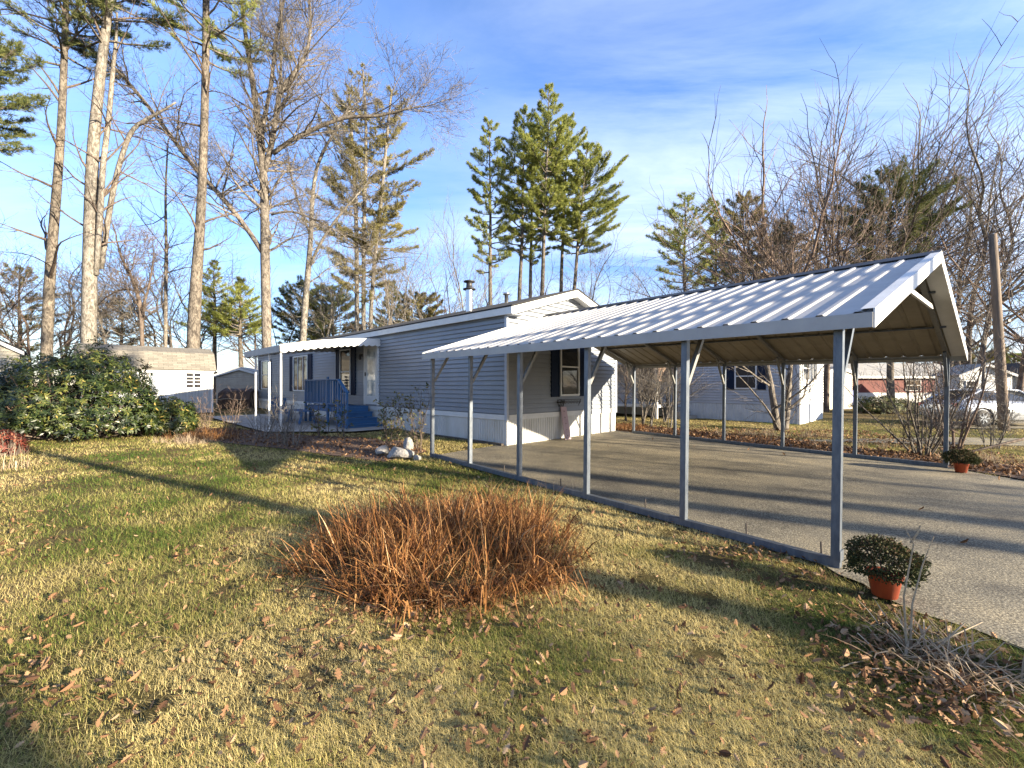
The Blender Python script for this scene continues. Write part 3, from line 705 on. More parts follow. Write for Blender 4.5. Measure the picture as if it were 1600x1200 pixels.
# covered pile
p=GD(340,24); t=thing('covered_pile','dark brown tarp covered pile between the shed and the mobile home','covered pile',p,R(5))
f=MB(); import itertools
rx=random.Random(5)
prf=[(0,0),(-.04,.5),(.02,.92),(.10,1.0),(.5,1.12),(.95,1.02),(1.0,.9),(1.02,0)]
nx=10; m_=len(prf)
for x in range(nx+1):
    for (yy,zz) in prf: f.v.append((x*1.7/nx,yy+rx.uniform(-.03,.03),zz*(.92 if x in(0,nx) else 1)+(rx.uniform(-.03,.03) if zz>.2 else 0)))
f.f=[(x*m_+k,x*m_+k+1,(x+1)*m_+k+1,(x+1)*m_+k) for x in range(nx) for k in range(m_-1)]+[tuple(range(m_)),tuple(nx*m_+k for k in range(m_))]
f.build('cover',M['tarp'],t)
f=MB(); f.tube([(0,-.1,.5),(.5,-.1,.56),(1.1,-.09,.5),(1.6,-.08,.53)],.012,5); f.build('rope',M['beige'],t)
# ================================================================== LEFT NEIGHBOUR
p=PX(31,603,17); c=GD(31,17)
t=gable_house('neighbour_house','beige sided neighbour house with deck railing at the left edge','house',(c.x-3.6*math.cos(R(46)),c.y-3.6*math.sin(R(46)),c.z-.05),R(46),3.6,4.0,2.72,1.1,'beige','shingle_dark',wins=((.6,.9,1.2,2.3),),oh=.12)
r=MB(); r.box(0,3.6,-.7,-.64,1.50,1.58); r.box(0,3.6,-.69,-.65,.5,.56); r.build('deck_rail',M['brownwood'],t)
for i in range(20): MB().box(3.6-.25*i-.05,3.6-.25*i,-.69,-.65,.56,1.50).build('baluster',M['brownwood'],t) if i<14 else None
MB().box(0,3.6,-.75,-.03,.35,.48).build('deck',M['brownwood'],t)
# ================================================================== RIGHT NEIGHBOUR HOME
def neighbour():
    c=GD(1250,16.9); t=thing('mobile_home','pale blue neighbour mobile home seen through the carport','mobile home',(c.x,c.y,0),HY0)
    W=4.3; LN=17; zb=c.z-.1; zs=.78; zt=3.1
    s=MB(); lap(s,(0,0,0),Y_,LN,zs,zt,-X_); s.build('side_wall',M['ntan'],t)
    s=MB(); lap(s,(0,0,0),X_,W,zs,zt,-Y_); s.poly([(0,0,zt),(W,0,zt),(W/2,0,zt+.7)]); s.build('end_wall',M['white'],t,fixn=False)
    k=MB(); skirt(k,(0,0,0),Y_,LN,zb,zs,-X_,.12); skirt(k,(0,0,0),X_,W,zb,zs,-Y_,.12); k.box(W-.02,W,0.03,LN,zb,zt); k.build('skirting',M['nskirt'],t)
    MB().box(-.04,-.001,0,.1,zb,zt).build('corner_trim',M['white'],t)
    r=MB(); r.prism([(-.15,zt),(W/2,zt+.7),(W+.15,zt),(W+.15,zt+.05),(W/2,zt+.75),(-.15,zt+.05)],'y',-.2,LN); r.build('roof',M['shingle_dark'],t)
    window(t,(-.03,1.5,0),Y_,-X_,.85,1.42,2.5,rails=(.5,),vert=(),sh=.3)
    window(t,(.15,-.016,0),X_,-Y_,1.2,1.75,2.75,rails=(.5,),shut=(0,0))
    window(t,(1.7,-.016,0),X_,-Y_,1.0,1.75,2.75,rails=(),vert=(.33,.66),shut=(0,0))
    # porch recess with brown roof further along
    m=MB(); m.box(-1.9,-.03,4.9,9.4,2.55,2.65); m.build('porch_roof',M['greywood'],t)
    m=MB(); m.box(-1.88,-.03,4.9,4.94,1.75,2.54); m.build('porch_screen',M['brownwood'],t)
    for y in (5.0,7.1,9.3): MB().box(-1.85,-1.75,y-.05,y+.05,zb,2.54).build('porch_post',M['white'],t)
    m=MB(); m.box(-.06,-.005,5.8,6.8,.8,2.5); m.build('door',M['black'],t)
    m=MB(); m.box(-1.9,-.03,4.9,9.4,.6,.72); m.build('porch_deck',M['nskirt'],t)
    for i in range(3):
        MB().box(-1.2,-.05,4.55-.3*i,4.85-.3*i,zb,.58-.17*i).build('step',M['concrete'],t)
    m=MB(); m.bar((-1.22,4.8,1.5),(-1.22,3.8,1.1),.05); m.bar((-1.22,4.8,.62),(-1.22,4.8,1.5),.06); m.bar((-1.22,3.85,zb),(-1.22,3.85,1.12),.06)
    for q in range(5): y=4.0+q*.16; m.bar((-1.22,y,.25+(y-3.85)*.4),(-1.22,y,1.14+(y-3.85)*.4),.025)
    m.build('stair_rail',M['black'],t)
neighbour()
c=GD(1292,27); gable_house('white_trailer','small cream shed beyond the end of the neighbour mobile home','shed',c,R(20),2.3,4,2.35,.3,'tan','roofmetal',oh=.1)
c=GD(1330,38); gable_house('red_house','low red house with pale roof across the street','house',(c.x,c.y,c.z-.1),R(6),11.5,6,2.5,1.15,'red','roofmetal',wins=((5.2,1.5,1.1,2.1),(9.6,.9,1.1,2.1)),oh=.4,frontgable=False)
o=[x for x in COL.objects if x.name.startswith('red_house')][0]
MB().box(.05,11.4,-.06,-.055+.03,0,.95).build('base_wall',M['skirt'],o)
c=GD(1500,33); gable_house('white_house','white gabled house behind the parked car','house',(c.x,c.y,c.z-.1),R(-8),3.4,2.2,2.5,.75,'white','roofmetal',doors=((1.5,1.5,2.0,'nskirt'),),wins=((.35,.7,1.2,2.0),),oh=.25)
c=GD(1600,36); gable_house('grey_house','distant grey house with dark roof at the far right edge','house',(c.x,c.y,c.z-.1),R(4),8,6,2.5,1.2,'greywood','shingle_dark',wins=((1,1,1.2,2.1),),oh=.3)
c=GD(1328,34); t=thing('recycling_bin','blue wheeled bin beside the red house','bin',c,R(10))
MB().prism([(-.3,0),(.3,0),(.36,1.0),(-.36,1.0)],'y',-.3,.3).build('body',M['bluebin'],t); MB().prism([(-.38,1.0),(.38,1.0),(.3,1.1),(-.3,1.1)],'y',-.36,.36).build('lid',M['bluebin'],t)
# ================================================================== CARS
def car(label,loc,rz,paint,sc=1.0):
    t=thing('parked_car',label,'car',loc,rz,'cars parked across the street'); t.scale=(sc,sc,sc)
    # x forward; half-sections (x, half-width, sill z, shoulder z)
    st=[(-2.28,.62,.50,.80),(-2.2,.78,.32,.93),(-1.9,.86,.25,1.0),(-1.2,.89,.22,1.0),(0,.90,.20,.97),(1.0,.89,.22,.93),(1.6,.86,.24,.84),(2.1,.78,.28,.72),(2.3,.60,.36,.60)]
    m=MB(); ks=10
    for (x,w,z0,z1) in st:
        for (fy,fz) in ((-.80,0),(-.97,.12),(-1.0,.45),(-.98,.85),(-.86,1.0),(.86,1.0),(.98,.85),(1.0,.45),(.97,.12),(.80,0)): m.v.append((x,w*fy,z0+(z1-z0)*fz))
    for i in range(len(st)-1):
        for j in range(ks): m.f.append((i*ks+j,i*ks+(j+1)%ks,(i+1)*ks+(j+1)%ks,(i+1)*ks+j))
    m.f+=[tuple(range(ks)),tuple((len(st)-1)*ks+j for j in range(ks))]
    body=m.build('body',paint,t,True)
    cs=[(-1.95,.68,.97,.02),(-1.25,.62,.97,.40),(-.3,.60,.96,.48),(.35,.60,.95,.44),(1.25,.70,.90,.02)]
    m=MB()
    for (x,w,z,h) in cs:
        for (fy,fz) in ((-1.16,0),(-1.0,.92),(-.85,1),(.85,1),(1.0,.92),(1.16,0)): m.v.append((x,w*fy,z+h*fz-.02))
    for i in range(len(cs)-1):
        for j in range(5): m.f.append((i*6+j,i*6+j+1,i*6+6+j+1,i*6+6+j))
    m.build('windows',M['glass'],t,True)
    m=MB()
    for i in (1,2):
        a,b=cs[i],cs[i+1]
        for s in (1,): m.quad((a[0],-a[1]*.97,a[2]+a[3]*.97),(a[0],a[1]*.97,a[2]+a[3]*.97),(b[0],b[1]*.97,b[2]+b[3]*.97),(b[0],-b[1]*.97,b[2]+b[3]*.97))
    for s in (-1,1):
        pts=[(x,s*(w*1.0+.005),z+h*.93) for (x,w,z,h) in cs]; m.tube(pts,.035,5)
        for x0 in (-.35,): m.bar((x0,s*.705,.95),(x0+.02,s*.61,1.42),.07,.03,Vector((0,1,0)))
    m.build('roof_frame',paint,t)
    for (x,s) in ((-1.4,-1),(-1.4,1),(1.4,-1),(1.4,1)):
        w=MB(); y=s*.80
        pr=[(.0,-.1),(.26,-.1),(.32,-.07),(.33,0),(.32,.07),(.26,.1),(.0,.1)]
        for k in range(20):
            a=2*math.pi*k/20
            for (r,yy) in pr: w.v.append((x+r*math.cos(a),y+yy*1.1,.33+r*math.sin(a)))
        n=len(pr)
        for k in range(20):
            for j in range(n-1): w.f.append((k*n+j,k*n+j+1,((k+1)%20)*n+j+1,((k+1)%20)*n+j))
        wh=w.build('wheel',M['rubber'],t,True)
        h=MB()
        for k in range(7): a=2*math.pi*k/7; h.bar((x,y+s*.115,.33),(x+.2*math.cos(a),y+s*.115,.33+.2*math.sin(a)),.05,.02,Vector((0,1,0)))
        h.build('rim',M['galv'],wh)
        MB().tube([(x+.39*math.cos(a),s*.905,.33+.39*math.sin(a)) for a in [math.pi*q/8 for q in range(-1,10)]],.03,5).build('wheel_arch',M['rubber'],t)
    for s in (-1,1):
        MB().box(2.08,2.2,s*.62-.12,s*.62+.12,.62,.72).build('headlight',M['white'],t)
        MB().box(-2.26,-2.18,s*.62-.12,s*.62+.12,.74,.88).build('taillight',M['redglass'],t)
        MB().box(.75,.9,s*.93-.09,s*.93+.09,.97,1.07).build('mirror',paint,t)
        h=MB(); h.box(-.55,-.42,s*.905,s*.92,.8,.83); h.box(.35,.48,s*.905,s*.92,.8,.83); h.build('door_handle',M['galv'],t)
        h=MB(); 
        for xx in (-.35,.75,-1.05): h.bar((xx,s*.903,.3),(xx,s*.9,.9),.008)
        h.build('door_seam',M['black'],t)
    return t
c=ground(1572,667); car('silver sedan parked beyond the utility pole',(c.x+.1,c.y+.6,c.z+.02),R(3),M['carpaint'])
c=GD(1665,21.5); car('dark car parked behind the silver sedan',(c.x,c.y,c.z+.02),R(6),M['carpaint2'])
# ================================================================== UTILITY POLE
c=ground(1569,672); t=thing('utility_pole','weathered wooden utility pole leaning slightly beside the silver sedan','utility pole',c)
top=PX(1551,366,c.y)-c
MB().tube([(0,0,-.1),tuple(top*.25),tuple(top*.5),tuple(top*.75),tuple(top)],[.15,.14,.13,.12,.105],12).build('pole',M['pole'],t,True)
f=MB(); f.box(-.05,.05,-.17,-.13,top.z*.55,top.z*.55+.08); f.tube([tuple(top*.98),(top.x-.4,top.y+3,top.z*.93)],.012,5); f.build('fixture',M['black'],t)
# ================================================================== STONES
def stone(label,px,py,s,seed):
    c=ground(px,py); rx=np.random.RandomState(seed)
    import bmesh
    bm=bmesh.new(); bmesh.ops.create_icosphere(bm,subdivisions=3,radius=1)
    dirs=rx.randn(9,3); dirs/=np.linalg.norm(dirs,axis=1)[:,None]; off=rx.uniform(.62,.95,9)
    for v in bm.verts:
        p=np.array(v.co); 
        for dd,o_ in zip(dirs,off):
            k=p.dot(dd)
            if k>o_: p=p-dd*(k-o_)*.98
        p=p*(1+.03*math.sin(7*p[0]+5*p[1])+rx.uniform(-.012,.012)); v.co=Vector((p[0]*s[0],p[1]*s[1],p[2]*s[2]))
    me=bpy.data.meshes.new('stone'); bm.to_mesh(me); bm.free(); me.materials.append(M['stone'])
    o=bpy.data.objects.new('stone',me); COL.objects.link(o); o.location=(c.x,c.y,c.z+s[2]*.6); o.rotation_euler=(0,0,rx.uniform(0,3))
    setp(o,label,'stone','pale stones at the corner of the bed')
stone('largest pale stone at the front of the stone group by the last carport post',626,717,(.31,.2,.17),1)
stone('low rounded white stone left of the largest stone',598,710,(.19,.15,.12),2)
stone('small upright white stone behind the largest stone',638,704,(.12,.11,.19),3)
stone('small grey stone right of the largest stone',652,719,(.09,.08,.07),4)
# ================================================================== FOLIAGE PRIMITIVES
def rdir(n,rs): 
    v=rs.randn(n,3); return v/np.linalg.norm(v,axis=1)[:,None]
def norm(v): return v/(np.linalg.norm(v,axis=-1,keepdims=True)+1e-9)
def leaves(P,D,Nn,Ln,Wd,fold=0):
    """quads (rhombus leaves) at P pointing D with normal Nn"""
    S=norm(np.cross(D,Nn)); 
    a=P; c=P+D*Ln[:,None]; mid=P+D*(Ln*.5)[:,None]-norm(Nn)*(Ln*fold)[:,None]
    return np.stack([a,mid+S*Wd[:,None]*.5,c,mid-S*Wd[:,None]*.5],1)
def tufts(C,D,k,ln,wd,spread,rs):
    """k thin triangles (needles) around each centre; returns (n*k,3,3)"""
    n=len(C); Cr=np.repeat(C,k,0); Dr=np.repeat(D,k,0)
    d=norm(Dr+rs.randn(n*k,3)*spread); l=ln*rs.uniform(.7,1.15,n*k)
    s=norm(np.cross(d,rs.randn(n*k,3)))*wd
    b=Cr+rs.randn(n*k,3)*ln*.12
    return np.stack([b-s,b+s,b+d*l[:,None]],1)
# ------------------------------------------------------------------ bare tree growth
def grow(mb,rs,p,d,length,rad,lvl,maxl,prm,bud=None):
    nseg=4 if lvl<2 else 3
    pts=[p.copy()]; q=p.copy(); dd=d.copy(); wob=prm.get('wob',.16)
    for i in range(nseg):
        dd=(dd+Vector((rs.gauss(0,wob),rs.gauss(0,wob),rs.gauss(0,wob*.6)+prm.get('up',.06)))).normalized()
        q=q+dd*(length/nseg); pts.append(q.copy())
    tip=rad*prm.get('taper',.5) if lvl<maxl else rad*.4
    rad_l=[rad+(tip-rad)*i/nseg for i in range(nseg+1)]
    k=8 if rad>.12 else 6 if rad>.05 else 4 if rad>.02 else 3
    mb.tube(pts,rad_l,k,False)
    if lvl>=maxl: return
    nc=prm['n'][lvl]
    for c in range(nc):
        f=prm.get('from',.25)+(1-prm.get('from',.25))*(c+rs.random())/nc
        i=min(int(f*nseg),nseg-1); bp=pts[i].lerp(pts[i+1],f*nseg-i)
        base=(pts[i+1]-pts[i]).normalized()
        perp=base.orthogonal().normalized(); perp.rotate(Quaternion(base,rs.uniform(0,6.283)))
        ang=R(rs.uniform(*prm.get('ang',(28,58))))
        cd=(base*math.cos(ang)+perp*math.sin(ang)).normalized()
        rr_=max(rad_l[i]*rs.uniform(.38,.6),prm.get('rmin',.006))
        grow(mb,rs,bp,cd,length*rs.uniform(.5,.78)*(1.15-.4*f),rr_,lvl+1,maxl,prm)
    # leader continues
    if lvl>0 or prm.get('lead',True):
        grow(mb,rs,pts[-1],dd,length*.6,tip,lvl+1,maxl,prm)
def tree_thing(name,label,cat,loc,group=None,rz=0): return thing(name,label,cat,loc,rz,group)
def proto_bare(H,seed,prm,mat,stems=1,r0=.16):
    """bare tree of about height H at origin; trunk and crown parts"""
    rs=random.Random(seed); T=MB(); Cn=MB()
    for s in range(stems):
        lean=Vector((rs.uniform(-1,1),rs.uniform(-1,1),0))*(prm.get('lean',.08)+(.16 if stems>1 else 0)); d=(Vector((0,0,1))+lean).normalized()
        tl=H*prm.get('tl',.38); pts=[Vector((rs.uniform(-.15,.15)*(stems>1),rs.uniform(-.15,.15)*(stems>1),-.1))]; dd=d.copy()
        for i in range(5):
            dd=(dd+Vector((rs.gauss(0,.05),rs.gauss(0,.05),.05))).normalized(); pts.append(pts[-1]+dd*tl/5)
        rr0=r0*rs.uniform(.7,1); rad=[rr0*(1-.4*i/5) for i in range(6)]; T.tube(pts,rad,9,False)
        for c in range(prm.get('main',4)):
            i=rs.choice([2,3,3,4,4]); bp=pts[i].lerp(pts[i+1],rs.random()); perp=Vector((rs.uniform(-1,1),rs.uniform(-1,1),0)).normalized(); ang=R(rs.uniform(*prm.get('mang',(30,60))))
            cd=(dd*math.cos(ang)+perp*math.sin(ang)); grow(Cn,rs,bp,cd,H*rs.uniform(.24,.38),rad[i]*.6,0,prm['lv'],prm)
        grow(Cn,rs,pts[-1],dd,H*.3,rad[-1],0,prm['lv'],prm)
    return T,Cn
# ------------------------------------------------------------------ pine
def pine_crown(rs_seed,H,z0,rmax,nb,needle_len=.22,kneed=9,dens=1.0,shape='oval',trunk_r=.2,trunk_fn=None,lopsided=0,wd=.011):
    """returns branch MB and needle tri array, var"""
    rs=random.Random(rs_seed); rn=np.random.RandomState(rs_seed); B=MB(); C=[];D=[]; az=rs.uniform(0,6)
    for b in range(nb):
        f=(b+rs.random())/nb; z=z0+(H-z0)*f
        if shape=='oval': rad=rmax*(math.sin(math.pi*min(1,(.12+.88*f))**.9)**.7)*(1 if f<.6 else 1)
        else: rad=rmax*(1-f)**.8
        rad=max(rad,.35)*rs.uniform(.6,1.15); az+=2.4+rs.uniform(-.5,.5)
        if lopsided: rad*=1+lopsided*math.cos(az)
        base=trunk_fn(z) if trunk_fn else Vector((0,0,z))
        up=R(rs.uniform(2,30)+26*f*f); pts=[base]; n=6; p=base.copy()
        for i in range(n):
            el=up+R(4*i-8)+rs.uniform(-.1,.1); aa=az+rs.uniform(-.15,.15)
            p=p+Vector((math.cos(aa)*math.cos(el),math.sin(aa)*math.cos(el),math.sin(el)))*rad/n; pts.append(p.copy())
        r0=max(.012,trunk_r*(1-f*.8)*.28); B.tube(pts,[r0*(1-.8*i/n) for i in range(n+1)],4,False)
        nt=int(dens*(8+rad*11))
        for j in range(nt):
            ff=.25+.75*(rs.random()**.7); ii=min(int(ff*n),n-1); q=pts[ii].lerp(pts[ii+1],ff*n-ii); bd=(pts[ii+1]-pts[ii]).normalized()
            side=Vector((-bd.y,bd.x,0)).normalized()*(1 if rs.random()<.5 else -1); sl=rad*.28*(1.15-ff)*rs.uniform(.3,1)+.08
            dv=(bd*.8+side*rs.uniform(.3,1.0)+Vector((0,0,rs.uniform(-.35,.6)))).normalized()
            e=q+dv*sl
            if sl>.25: B.tube([q,e],[.008,.004],3,False)
            ns=max(1,int(sl/.16))
            for s_ in range(ns):
                C.append(tuple(q.lerp(e,(s_+1)/ns))); D.append(tuple((dv+Vector((0,0,.25))).normalized()))
    C=np.array(C);D=np.array(D)
    T=tufts(C,D,kneed,needle_len,wd,.55,rn)
    br=rn.rand(len(C)); var=np.clip(np.repeat(.25+.5*br,kneed)+rn.uniform(-.2,.2,len(T)),0,1)
    return B,T,var
def taper_trunk(mb,pts,r,k=12):
    # resample & roughen
    pts=[Vector(p) for p in pts]; out=[];rad=[]; n=len(pts)
    for i in range(n-1):
        for j in range(3):
            f=j/3; out.append(pts[i].lerp(pts[i+1],f)); rad.append(r[i]+(r[i+1]-r[i])*f)
    out.append(pts[-1]); rad.append(r[-1])
    # smooth
    for _ in range(2): out=[out[0]]+[(out[i-1]+out[i]*2+out[i+1])/4 for i in range(1,len(out)-1)]+[out[-1]]
    mb.tube(out,rad,k,True); return out,rad
# ================================================================== BIG LEFT TREES
def px_tree(name,label,base_px,d,paths,mat,sc=1):
    """paths: list of [(px,py,rpx[,dd])...]; the first starts at the base"""
    c=GD(base_px,d); t=thing(name,label,'tree',c); T=MB(); res=[]
    for ip,path in enumerate(paths):
        pts=[];rad=[]
        for k,q in enumerate(path):
            dd=q[3] if len(q)>3 else 0
            p=PX(q[0],q[1],d+dd)-c
            pts.append(p); rad.append(q[2]/F*d*(.88 if ip==0 else .8)*F/math.hypot(F,q[0]-800))
        if ip==0: pts[0].z=-.2
        res.append(taper_trunk(T,pts,rad,12 if ip==0 else 8))
    tr=T.build('trunk',mat,t,True)
    return t,res
def add_twigs(t,paths,rs,n,prm,lvl,length,mat,zmin=0,name='crown',bias=None):
    Cn=MB()
    for (pts,rad) in paths:
        m=len(pts)
        cand=[i for i in range(1,m-1) if pts[i].z>zmin]
        if not cand: continue
        for _ in range(max(1,int(n*len(cand)/10))):
            i=rs.choice(cand); p=pts[i].lerp(pts[i+1],rs.random()); base=(pts[i+1]-pts[i]).normalized()
            perp=Vector((rs.uniform(-1,1),rs.uniform(-1,1),rs.uniform(-.3,.6))).normalized()
            if bias: perp=(perp+Vector(bias)*.6).normalized()
            ang=R(rs.uniform(35,80)); cd=(base*math.cos(ang)+perp*math.sin(ang)).normalized()
            if name.startswith('dead'):
                Cn=MB(); grow(Cn,rs,p,cd,length*rs.uniform(.5,1.1),min(rad[i]*.4,.07*length/2.5),0,lvl,prm); Cn.build('dead_branch',mat,t,False,False); continue
            grow(Cn,rs,p,cd,length*rs.uniform(.5,1.1),min(rad[i]*.4,.07*length/2.5),0,lvl,prm)
        if not name.startswith('dead'): grow(Cn,rs,pts[-1],(pts[-1]-pts[-2]).normalized(),length*.8,rad[-1]*.9,0,lvl,prm)
    if not name.startswith('dead'): Cn.build(name,mat,t,False,False)
rs=random.Random(11)
TW={'n':[4,4,3,2],'wob':.17,'up':.03,'rmin':.009,'from':.2,'taper':.5,'ang':(25,60)}
DEAD={'n':[2,2,1],'wob':.13,'up':-.02,'rmin':.008,'from':.35,'taper':.4,'ang':(25,55)}
def crown_needles(t,crown,seed,H,z0,rmax,nb,mat,fn=None,nl=.3,k=9,dens=1,tr=.25,shape='oval',lop=0,wd=.013,barkm='bark_pine'):
    B,T,var=pine_crown(seed,H,z0,rmax,nb,nl,k,dens,shape,tr,fn,lop,wd)
    B.build('branches',M[barkm],t,False,False); npmesh('crown',T,3,var,M[mat],t)
def along(pts):
    def fn(z):
        for i in range(len(pts)-1):
            if pts[i].z<=z<=pts[i+1].z: return pts[i].lerp(pts[i+1],(z-pts[i].z)/(pts[i+1].z-pts[i].z+1e-6))
        return pts[-1].copy() if z>pts[-1].z else pts[0].copy()
    return fn
# leftmost tall pine
t,r_=px_tree('pine_tree','tall pine with mossy trunk and dead lower branches, leftmost of the tall trunks',70,24.5,[[(70,560,12.5),(76,450,11),(87,320,9.5),(96,200,8),(100,100,7),(103,10,6),(105,-90,4.5)]],M['bark_pine'])
add_twigs(t,r_,rs,16,DEAD,3,3.4,M['bark_dark'],5,'dead_branches',bias=(-.4,-.2,.3))
crown_needles(t,None,21,29,19,4.6,34,'needle_d',along(r_[0][0]),.26,8,1.25)
# twin-forked pine
t,r_=px_tree('pine_tree','pale-barked tall pine with two side forks standing left of the shed',137,24,[[(137,560,16),(140,440,14.5),(142,300,12.5),(146,220,11.5),(155,130,10),(166,40,8.5),(178,-60,7),(186,-160,5)],
  [(150,430,6),(157,330,7),(160,260,6.5),(170,190,6,.5),(176,110,5,.6),(182,60,3.5,.6),(183,20,2,.5)],
  [(158,420,6,.5),(172,320,6.5,.6),(185,260,6,.6),(203,205,5.5,.6),(222,190,4.5,.6),(250,175,3,.6),(275,160,2,.6)]],M['bark_pale'])
add_twigs(t,r_,rs,8,DEAD,3,2.4,M['bark_dark'],7,'dead_branches')
crown_needles(t,None,22,30,19.5,5.0,40,'needle_d',along(r_[0][0]),.26,8,1.3)
# third tall pine
t,r_=px_tree('pine_tree','tall straight pine rising behind the right end of the shed roof',300,25.5,[[(299,560,13),(304,470,12),(312,370,9.5),(317,270,8),(320,170,7.5),(322,70,7),(322,-30,6),(320,-120,4)]],M['bark_pine'])
add_twigs(t,r_,rs,9,DEAD,3,2.6,M['bark_dark'],6,'dead_branches')
crown_needles(t,None,23,30,20,4.5,36,'needle',along(r_[0][0]),.26,8,1.2)
# forked oak
t,r_=px_tree('oak_tree','large bare spreading tree behind the far end of the awning, still holding few leaves',417,28,[
  [(418,560,9.5),(416,480,9),(414,400,9),(414,330,8.5),(412,270,7.5),(405,200,6.5),(392,110,5),(380,30,3.6),(372,-60,2.4)],
  [(414,400,6),(385,355,5.5),(345,305,5.5),(305,265,5.2),(262,205,5),(215,145,4.6),(165,90,4),(110,60,3.2),(50,30,2)],
  [(413,270,6),(425,225,6),(433,170,5.5),(438,140,5),(462,112,4.2),(482,80,3.6),(487,30,2.6),(480,-30,1.6)],
  [(426,240,5),(460,215,4.6),(505,195,4.2),(545,181,3.6),(590,183,2.8),(625,172,2.1),(648,168,1.2)],
  [(418,300,5),(404,230,4.5),(425,130,4),(430,60,3.4),(445,0,2.6),(450,-60,1.6)],
  [(438,142,3),(440,80,2.8),(438,10,2.2),(436,-50,1.5)],
  [(424,335,2.6),(455,328,2.4),(490,342,2.2),(530,362,1.6),(555,385,1)]],M['bark_grey'])
add_twigs(t,r_,rs,17,TW,3,3.0,M['bark_grey'],9)
# leaning tree
t,r_=px_tree('bare_tree','slender pale bare tree leaning right behind the awning',470,31,[[(468,560,6.5),(476,480,6),(481,430,5.5),(486,370,4.5),(488,300,3.6),(497,250,3),(520,210,2.4),(548,170,1.6)],
   [(482,420,3.5),(505,370,3),(535,330,2.4),(562,300,1.6)],[(486,370,3),(470,330,2.6),(455,280,2),(450,240,1.2)]],M['bark_pale'])
add_twigs(t,r_,rs,10,TW,3,2.2,M['bark_pale'],8)
# far thin trees
t,r_=px_tree('bare_tree','thin straight bare tree behind the middle of the shed roof',259,33,[[(258,560,4),(259,450,3.6),(260,380,3),(258,300,2.2),(262,230,1.4)]],M['bark_grey'])
add_twigs(t,r_,rs,16,TW,2,2.8,M['bark_dark'],6)
t,r_=px_tree('bare_tree','crooked dark bare tree bending left behind the shed roof',222,26,[[(223,560,4.5),(222,500,4.2),(217,465,4),(205,430,3.5),(190,405,2.6),(182,375,1.6)],[(221,490,3),(235,440,2.2),(240,400,1.4)],[(214,455,2.5),(190,450,2),(165,465,1.6)]],M['bark_dark'])
add_twigs(t,r_,rs,16,TW,3,1.6,M['bark_dark'],4)
# triple pine
t,r_=px_tree('pine_tree','sparse three-stemmed pine group rising behind the awning and flue',568,38,[[(557,560,4.3),(558,430,4),(556,300,3.6),(548,200,3),(545,140,2)],
   [(568,560,4.6),(568,400,4.3),(570,300,4),(573,200,3.2),(567,110,2)],[(577,560,4.3),(582,430,4),(595,320,3.6),(604,220,3),(612,140,2)]],M['bark_pale'])
add_twigs(t,r_,rs,8,DEAD,3,3.4,M['bark_grey'],9,'dead_branches')
B=MB(); TT=[];VV=[]
for i,(pp,rd) in enumerate(r_):
    b_,T_,v_=pine_crown(60+i,[26.5,29,27][i],[9,8,10][i],4.4,42,.27,10,1.25,'oval',.25,along(pp),0,.014); 
    n0=len(B.v); B.v+=b_.v; B.f+=[tuple(a+n0 for a in f) for f in b_.f]; TT.append(T_); VV.append(v_)
B.build('branches',M['bark_grey'],t,False,False); npmesh('crown',np.concatenate(TT),3,np.concatenate(VV),M['needle_y'],t)
# ------------------------------------------------------------------ pine prototypes (real size ~ 25 m), copied
def pine_proto(H,z0,rmax,nb,seed,mat,label,cat='pine tree',group=None,loc=(0,0,0),shape='oval',k=11,nl=.27,dens=1.9,r=.28,lean=(0,0),barkm='bark_pine',lop=0,wd=.0135):
    t=thing('pine_tree',label,'tree',loc,0,group)
    rs_=random.Random(seed); pts=[Vector((lean[0]*f+rs_.uniform(-.08,.08),lean[1]*f+rs_.uniform(-.08,.08),H*f-.2)) for f in [i/8 for i in range(9)]]
    T=MB(); pts2,_=taper_trunk(T,pts,[r*(1-.88*i/8) for i in range(9)],8); T.build('trunk',M[barkm],t,True)
    crown_needles(t,None,seed,H,z0,rmax,nb,mat,along(pts2),nl,k,dens,r,shape,lop,wd)
    return t
G1='pine stand behind the mobile home roof'
def at(px,d): return GD(px,d)
# stand: (base px, top py, lean px, crown bottom py, rmax, depth, label)
def stand(px,top,leanpx,zpy,rmax,d,seed,label,mat='needle',nb=48,group=G1,dens=1.8,**kw):
    c=at(px,d); H=PX(px,top,d).z-c.z; z0=PX(px,zpy,d).z-c.z; nb=int(nb*1.5)
    return pine_proto(H,z0,rmax,nb,seed,mat,label,loc=c,lean=(leanpx/F*d,0),group=group,dens=dens,**kw)
stand(768,188,-3,425,2.9,41,31,'leftmost pine of the stand above the home roof, set slightly apart',nb=44)
stand(808,170,12,395,3.4,42,32,'second pine of the stand, tall with a narrow top',nb=46)
stand(840,138,18,370,3.5,40,33,'tallest pointed pine in the middle of the stand above the gable',nb=52)
stand(868,190,20,385,3.8,43,34,'broad pine right of the tallest one in the stand',nb=48)
stand(882,228,34,400,3.8,41,35,'rightmost pine of the stand, with branches reaching right',nb=46,lop=.35)
stand(828,200,4,420,2.8,44,36,'slim pale-trunked pine between the second and the tallest of the stand',nb=36,barkm='bark_pale')
G2='dark conifers on the skyline'
stand(335,410,0,530,3.0,42,41,'full conifer behind the shed, left one of a pair',mat='needle',nb=44,group=G2,shape='cone',dens=1.1)
stand(376,438,0,530,3.0,40,42,'full conifer between the shed and the awning, right one of a pair',mat='needle',nb=44,group=G2,shape='cone',dens=1.1)
stand(470,446,0,545,4.0,48,43,'dark round conifer above the awning left of the pale leaning tree',mat='needle_d',nb=44,group=G2,dens=1.2)
stand(520,452,0,545,4.2,47,44,'dark round conifer above the awning right of the pale leaning tree',mat='needle_d',nb=44,group=G2,dens=1.2)
